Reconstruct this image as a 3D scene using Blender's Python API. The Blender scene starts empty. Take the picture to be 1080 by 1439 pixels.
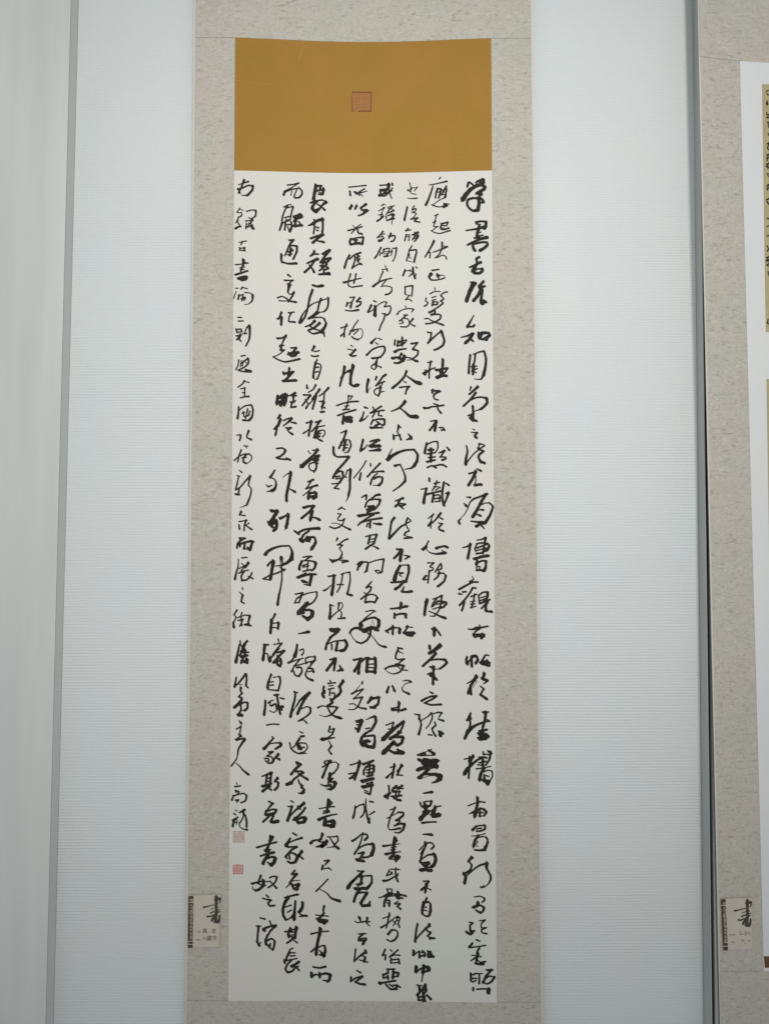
import bpy, bmesh, math, random
from mathutils import Vector, Matrix
from mathutils.noise import noise
random.seed(7)
S = bpy.context.scene
C = S.collection

# ---------------------------------------------------------------- camera
cd = bpy.data.cameras.new('camera'); cam = bpy.data.objects.new('camera', cd); C.objects.link(cam)
cd.sensor_fit = 'VERTICAL'; cd.sensor_height = 36.0; cd.lens = 27.0
cd.clip_start = 0.05; cd.clip_end = 50
PITCH, ROLL = math.radians(2.56), math.radians(0.11)
CAM = Vector((0, -1.40, 1.50))
RC = Matrix.Rotation(math.radians(90) + PITCH, 3, 'X') @ Matrix.Rotation(-ROLL, 3, 'Z')
cam.matrix_world = Matrix.Translation(CAM) @ RC.to_4x4()
S.camera = cam
FPX = 1439 * 27.0 / 36.0

def ray(u, v):
    return RC @ Vector(((u - 540) / FPX, -(v - 719.5) / FPX, -1.0))
def at(u, v, y=0.0):
    """point of the photograph carried onto the upright plane y"""
    d = ray(u, v); t = (y - CAM.y) / d.y
    return CAM + d * t
def on(u, v, surf, lift=0.0):
    y = -surf(0, 1.5) if surf else 0
    for _ in range(5):
        p = at(u, v, y); y = -(surf(p.x, p.z) + lift)
    return at(u, v, y)

# ---------------------------------------------------------------- world and lamps
w = bpy.data.worlds.new('World'); S.world = w; w.use_nodes = True
bg = w.node_tree.nodes['Background']; bg.inputs[0].default_value = (0.94, 0.975, 1.0, 1); bg.inputs[1].default_value = 0.405
def area(name, loc, target, sx, sy, power, col):
    l = bpy.data.lights.new(name, 'AREA'); l.shape = 'RECTANGLE'; l.size = sx; l.size_y = sy; l.energy = power; l.color = col
    o = bpy.data.objects.new(name, l); C.objects.link(o); o.location = loc
    o.rotation_euler = (Vector(target) - Vector(loc)).to_track_quat('-Z', 'Y').to_euler()
for lx, tx, en in ((-0.05, -0.50, 192), (0.90, 0.55, 212)):      # two track spotlights aimed at the hang
    sl = bpy.data.lights.new('track_spotlight', 'SPOT'); sl.energy = en; sl.spot_size = math.radians(47); sl.spot_blend = 1.0
    sl.shadow_soft_size = 0.26; sl.color = (1.0, 0.985, 0.95)
    so = bpy.data.objects.new('track_spotlight', sl); C.objects.link(so); so.location = (lx, -3.2, 2.95)
    so.rotation_euler = (Vector((tx, 0, 1.90)) - so.location).to_track_quat('-Z', 'Y').to_euler()
S.view_settings.view_transform = 'Standard'; S.view_settings.look = 'None'
S.view_settings.exposure = 0.0; S.view_settings.gamma = 1.0

# ---------------------------------------------------------------- materials
def mat(name, col, rough=0.8, var=None, bump=None, spec=0.3):
    """var: list of (scale xyz, strength, colour) mottling layers ; bump: (scale xyz, strength, distance)"""
    m = bpy.data.materials.new(name); m.use_nodes = True; nt = m.node_tree; b = nt.nodes['Principled BSDF']
    b.inputs['Roughness'].default_value = rough; b.inputs['Specular IOR Level'].default_value = spec
    tc = nt.nodes.new('ShaderNodeTexCoord')
    def nz(sc, detail=3, rough_=0.55):
        mp = nt.nodes.new('ShaderNodeMapping'); mp.inputs['Scale'].default_value = sc
        nt.links.new(tc.outputs['Object'], mp.inputs['Vector'])
        n = nt.nodes.new('ShaderNodeTexNoise'); n.inputs['Scale'].default_value = 1.0
        n.inputs['Detail'].default_value = detail; n.inputs['Roughness'].default_value = rough_
        nt.links.new(mp.outputs[0], n.inputs['Vector']); return n
    last = None
    rgb = nt.nodes.new('ShaderNodeRGB'); rgb.outputs[0].default_value = (*col, 1); last = rgb.outputs[0]
    for sc, lo, hi, c, amt in (var or []):
        n = nz(sc); r = nt.nodes.new('ShaderNodeMapRange'); r.inputs['From Min'].default_value = lo; r.inputs['From Max'].default_value = hi
        r.inputs['To Min'].default_value = 0; r.inputs['To Max'].default_value = amt
        nt.links.new(n.outputs['Fac'], r.inputs['Value'])
        mx = nt.nodes.new('ShaderNodeMix'); mx.data_type = 'RGBA'
        nt.links.new(r.outputs[0], mx.inputs['Factor']); nt.links.new(last, mx.inputs['A']); mx.inputs['B'].default_value = (*c, 1)
        last = mx.outputs['Result']
    nt.links.new(last, b.inputs['Base Color'])
    prev = None
    for sc, st, dist in (bump or []):
        n = nz(sc, 4, 0.6); bp = nt.nodes.new('ShaderNodeBump'); bp.inputs['Strength'].default_value = st; bp.inputs['Distance'].default_value = dist
        nt.links.new(n.outputs['Fac'], bp.inputs['Height'])
        if prev: nt.links.new(prev, bp.inputs['Normal'])
        prev = bp.outputs[0]
    if prev: nt.links.new(prev, b.inputs['Normal'])
    return m

M = {}
M['brocade'] = mat('linen_brocade', (0.50, 0.472, 0.415), 0.85,
    [((9, 9, 14), 0.45, 0.65, (0.52, 0.46, 0.415), 0.8),
     ((8, 8, 11), 0.5, 0.7, (0.46, 0.47, 0.405), 0.8),
     ((75, 75, 260), 0.56, 0.70, (0.245, 0.22, 0.17), 0.64),
     ((190, 190, 480), 0.52, 0.74, (0.31, 0.29, 0.235), 0.62),
     ((420, 420, 110), 0.52, 0.72, (0.35, 0.325, 0.27), 0.5),
     ((600, 600, 1100), 0.5, 0.75, (0.36, 0.335, 0.28), 0.4),
     ((22, 22, 30), 0.5, 0.7, (0.43, 0.405, 0.34), 0.5),
     ((100, 100, 240), 0.57, 0.70, (0.60, 0.575, 0.50), 0.55),
     ((900, 900, 140), 0.55, 0.8, (0.38, 0.35, 0.29), 0.25)],
    [((300, 300, 1500), 0.35, 0.0006), ((1500, 1500, 300), 0.25, 0.0005)])
M['paper'] = mat('rice_paper', (0.63, 0.62, 0.575), 0.9,
    [((7, 7, 5), 0.4, 0.7, (0.655, 0.61, 0.575), 0.7), ((6, 6, 8), 0.45, 0.7, (0.615, 0.635, 0.575), 0.7),
     ((300, 300, 900), 0.55, 0.8, (0.52, 0.50, 0.44), 0.25)],
    [((120, 120, 120), 0.12, 0.0006)])
M['white_paper'] = mat('white_mount_paper', (0.655, 0.675, 0.675), 0.85, [((9, 9, 6), 0.4, 0.7, (0.72, 0.70, 0.66), 0.5)], [((120, 120, 120), 0.1, 0.0006)])
M['gold'] = mat('gold_silk', (0.325, 0.180, 0.034), 0.75,
    [((9, 9, 9), 0.42, 0.68, (0.365, 0.185, 0.04), 0.8), ((14, 14, 5), 0.5, 0.75, (0.305, 0.182, 0.028), 0.7),
     ((700, 700, 120), 0.5, 0.8, (0.27, 0.15, 0.035), 0.3), ((30, 30, 500), 0.62, 0.82, (0.42, 0.26, 0.08), 0.4)],
    [((1400, 1400, 1400), 0.2, 0.0004)], 0.15)
M['gold_crease'] = mat('worn_gold', (0.48, 0.31, 0.10), 0.8)
M['edging'] = mat('cream_edging', (0.59, 0.565, 0.49), 0.8)
M['ink'] = mat('black_ink', (0.0125, 0.0115, 0.008), 0.75, [((500, 500, 500), 0.5, 0.8, (0.045, 0.04, 0.03), 0.6), ((150, 150, 150), 0.58, 0.74, (0.06, 0.056, 0.045), 0.6)], None, 0.25)
M['wall'] = mat('ribbed_wallpaper', (0.640, 0.675, 0.672), 0.75,
    [((5, 5, 3), 0.4, 0.7, (0.66, 0.668, 0.655), 0.6), ((7, 7, 5), 0.5, 0.75, (0.625, 0.66, 0.69), 0.5), ((90, 90, 300), 0.6, 0.8, (0.56, 0.61, 0.62), 0.3)],
    [((45, 45, 700), 0.55, 0.0012), ((350, 350, 900), 0.35, 0.0006)])
M['smooth'] = mat('smooth_painted_board', (0.605, 0.625, 0.60), 0.6,
    [((14, 14, 1.5), 0.42, 0.68, (0.54, 0.565, 0.555), 0.9), ((200, 200, 200), 0.74, 0.8, (0.33, 0.34, 0.33), 0.5)], [((25, 25, 4), 0.15, 0.004)], 0.4)
M['side'] = mat('grey_board_edge', (0.60, 0.62, 0.60), 0.5, [((20, 20, 2), 0.4, 0.7, (0.55, 0.57, 0.555), 0.7)])
M['side_right'] = mat('grey_metal_edge', (0.46, 0.485, 0.47), 0.5, [((20, 20, 2), 0.4, 0.7, (0.39, 0.415, 0.405), 0.7)])
M['rubber'] = mat('black_gap_seal', (0.012, 0.014, 0.011), 0.7)
M['card'] = mat('beige_card', (0.55, 0.50, 0.415), 0.6, [((60, 60, 40), 0.4, 0.7, (0.50, 0.45, 0.39), 0.7)])
M['card_strip'] = mat('brown_print', (0.068, 0.045, 0.027), 0.6)
M['card_light'] = mat('pale_print', (0.50, 0.42, 0.34), 0.7)
M['card_ink'] = mat('dark_grey_print', (0.055, 0.05, 0.037), 0.7)
M['card_grey'] = mat('grey_print', (0.26, 0.235, 0.19), 0.7)
M['thread'] = mat('white_thread', (0.75, 0.72, 0.64), 0.4)
M['seal_brown'] = mat('brown_seal_paste', (0.22, 0.062, 0.016), 0.7)
M['seal_fill'] = mat('seal_on_gold', (0.34, 0.145, 0.048), 0.7, [((160, 160, 160), 0.4, 0.65, (0.31, 0.155, 0.04), 1.0)])
M['seal_pink'] = mat('faded_seal_paste', (0.53, 0.43, 0.38), 0.8, [((400, 400, 400), 0.45, 0.7, (0.58, 0.53, 0.465), 1.0)])
M['seal_pink2'] = mat('faded_seal_lines', (0.46, 0.27, 0.235), 0.8)
M['seal_red'] = mat('red_seal_paste', (0.42, 0.095, 0.08), 0.8)
M['seal_rose'] = mat('rose_seal_ground', (0.58, 0.37, 0.32), 0.8, [((500, 500, 500), 0.5, 0.7, (0.60, 0.47, 0.41), 1.0)])
M['tan_silk'] = mat('tan_silk', (0.42, 0.37, 0.20), 0.75, [((300, 300, 90), 0.45, 0.7, (0.36, 0.30, 0.17), 0.7)])
M['brown_silk'] = mat('brown_print_patch', (0.13, 0.062, 0.028), 0.7)

# ---------------------------------------------------------------- object helpers
def tag(o, label=None, cat=None, group=None, kind=None):
    if label: o['label'] = label
    if cat: o['category'] = cat
    if group: o['group'] = group
    if kind: o['kind'] = kind
    return o
def thing(name, loc, label, cat, group=None):
    o = bpy.data.objects.new(name, None); o.location = loc; o.empty_display_size = 0.05; C.objects.link(o)
    return tag(o, label, cat, group)
def obj(name, bm, m, parent=None, smooth=False):
    me = bpy.data.meshes.new(name); bm.to_mesh(me); bm.free(); me.materials.append(m)
    if smooth:
        for p in me.polygons: p.use_smooth = True
    o = bpy.data.objects.new(name, me); C.objects.link(o)
    if parent:
        o.parent = parent; o.matrix_parent_inverse = Matrix.Translation(-root_loc(parent))
    return o
def root_loc(p):
    v = Vector((0, 0, 0))
    while p: v += p.location; p = p.parent
    return v

# the meshes are written in world coordinates; children keep them through the parent inverse
def child(name, bm, m, parent, smooth=False):
    off = root_loc(parent)
    bmesh.ops.translate(bm, verts=bm.verts, vec=-off)
    me = bpy.data.meshes.new(name); bm.to_mesh(me); bm.free(); me.materials.append(m)
    if smooth:
        for p in me.polygons: p.use_smooth = True
    o = bpy.data.objects.new(name, me); C.objects.link(o); o.parent = parent
    return o

def sheet(corners, surf, lift, thick, nx, nz, jitter=None):
    """corners: (u,v) tl,tr,br,bl of the photograph laid on surf, a real sheet with a back and edges"""
    p = [on(u, v, surf, lift) for u, v in corners]
    bm = bmesh.new(); F = []; B = []
    for j in range(nz + 1):
        t = j / nz; f = []; b = []
        for i in range(nx + 1):
            s = i / nx
            q = (p[0] * (1 - s) + p[1] * s) * (1 - t) + (p[3] * (1 - s) + p[2] * s) * t
            y = surf(q.x, q.z) + lift
            f.append(bm.verts.new((q.x, -y, q.z))); b.append(bm.verts.new((q.x, -y + thick, q.z)))
        F.append(f); B.append(b)
    for j in range(nz):
        for i in range(nx):
            bm.faces.new((F[j][i], F[j + 1][i], F[j + 1][i + 1], F[j][i + 1]))
            bm.faces.new((B[j][i], B[j][i + 1], B[j + 1][i + 1], B[j + 1][i]))
    loop = [(0, i) for i in range(nx + 1)] + [(j, nx) for j in range(1, nz + 1)] + [(nz, i) for i in range(nx - 1, -1, -1)] + [(j, 0) for j in range(nz - 1, 0, -1)]
    cf = [bm.verts.new(F[a][b].co) for a, b in loop]; cb = [bm.verts.new(B[a][b].co) for a, b in loop]
    for k in range(len(loop)):
        m = (k + 1) % len(loop); bm.faces.new((cf[k], cf[m], cb[m], cb[k]))
    return bm

def spline(pts, step):
    out = []; n = len(pts); L = [0]
    for i in range(n - 1): L.append(L[-1] + math.dist(pts[i], pts[i + 1]))
    tot = max(L[-1], 1e-6)
    for i in range(n - 1):
        p1, p2 = pts[i], pts[i + 1]; d = math.dist(p1, p2)
        p0 = pts[i - 1] if i > 0 else p1; p3 = pts[i + 2] if i + 2 < n else p2
        d0 = max(math.dist(p0, p1), 1e-6); d3 = max(math.dist(p2, p3), 1e-6)
        k = 0.36
        m1 = [(p2[a] - p0[a]) * k * min(1, d / max(d0, 1e-6)) if i > 0 else (p2[a] - p1[a]) * 0.6 for a in (0, 1)]
        m2 = [(p3[a] - p1[a]) * k * min(1, d / d3) if i + 2 < n else (p2[a] - p1[a]) * 0.6 for a in (0, 1)]
        ns = max(1, int(d / step))
        for s in range(ns):
            t = s / ns; t2 = t * t; t3 = t2 * t
            h = (2 * t3 - 3 * t2 + 1, t3 - 2 * t2 + t, -2 * t3 + 3 * t2, t3 - t2)
            out.append((h[0] * p1[0] + h[1] * m1[0] + h[2] * p2[0] + h[3] * m2[0],
                        h[0] * p1[1] + h[1] * m1[1] + h[2] * p2[1] + h[3] * m2[1], (L[i] + d * t) / tot))
    out.append((pts[-1][0], pts[-1][1], 1.0))
    return out

def brush(strokes, surf, lift, wscale=1.0, rough=0.13, nib=False):
    """ink laid on the sheet: each stroke = (w0, w1, [(u,v)..]) in photograph pixels"""
    bm = bmesh.new(); k = 0
    for w0, w1, pts in strokes:
        w0 *= (w0 / 3.0) ** 0.15; w1 *= (w1 / 3.0) ** 0.15; wm = max(min(w0, w1), 0.9)
        sm = spline(pts, max(0.35, wm * 0.26)); ox = random.uniform(0, 50)
        dab = []
        for x, y, t in sm:
            wd = (w0 + (w1 - w0) * t) * (1 - 0.10 * math.sin(math.pi * t)) * wscale
            wd *= 1 + rough * noise(Vector((x * 1.1 + ox, y * 1.1, 0)))
            dab.append((x, y, wd))
        if nib and len(sm) > 2:
            # the brush lands with its tip up and to the left and leaves along the stroke
            m = min(3, len(sm) - 1)
            dx, dy = sm[0][0] - sm[m][0], sm[0][1] - sm[m][1]; L = math.hypot(dx, dy) or 1
            hx, hy = dx / L * 0.55 - 0.45, dy / L * 0.55 - 0.45
            ex, ey = sm[-1][0] - sm[-1 - m][0], sm[-1][1] - sm[-1 - m][1]; E = math.hypot(ex, ey) or 1
            ex, ey = ex / E, ey / E; tail = random.uniform(0.35, 0.75)
            for q in (0.25, 0.5, 0.75, 1.0):
                dab.append((sm[0][0] + hx * q * w0 * 0.62, sm[0][1] + hy * q * w0 * 0.62, w0 * wscale * (1 - 0.82 * q)))
                dab.append((sm[-1][0] + ex * q * w1 * tail, sm[-1][1] + ey * q * w1 * tail, w1 * wscale * (1 - 0.80 * q)))
        for x, y, wd in dab:
            r = max(wd * 0.5, 0.22); k += 1
            c = on(x, y, surf, lift + 0.00001 * (k % 9))
            sc = r * (c.y - CAM.y) / FPX
            N = 10 if r < 2 else 14
            a0 = random.random(); vs = []
            A, B_ = (1.10, 0.84) if nib else (1.02, 1.0)
            for a in range(N):
                th = 2 * math.pi * (a + a0) / N
                rr = sc * (1 + 0.35 * rough * math.sin(3 * th + k))
                p, q = rr * A * math.cos(th), rr * B_ * math.sin(th)       # long axis runs down to the right
                vs.append(bm.verts.new((c.x + 0.777 * p + 0.629 * q, c.y, c.z - 0.629 * p + 0.777 * q)))
            bm.faces.new(vs)
    for f in bm.faces:
        f.normal_update()
        if f.normal.y > 0: f.normal_flip()
    return bm

def parse(txt):
    """'@x y scale' sets the frame, 'c' starts a character, other lines are strokes"""
    out = []; ox = oy = 0; sc = 10.0; cur = None
    for l in txt.strip().split('\n'):
        l = l.strip()
        if not l: continue
        if l[0] == '@':
            q = l[1:].split(); ox, oy = float(q[0]), float(q[1]); sc = float(q[2]) if len(q) > 2 else 10.0
        elif l[0] == 'c':
            cur = []; out.append(cur)
        else:
            q = l.split(); w = q[0].split('/'); a = float(w[0]) / sc; b = float(w[-1]) / sc
            pts = [(ox + float(s.split(',')[0]) / sc, oy + float(s.split(',')[1]) / sc) for s in q[1:]]
            cur.append((a, b, pts))
    return [c for c in out if c]

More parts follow.
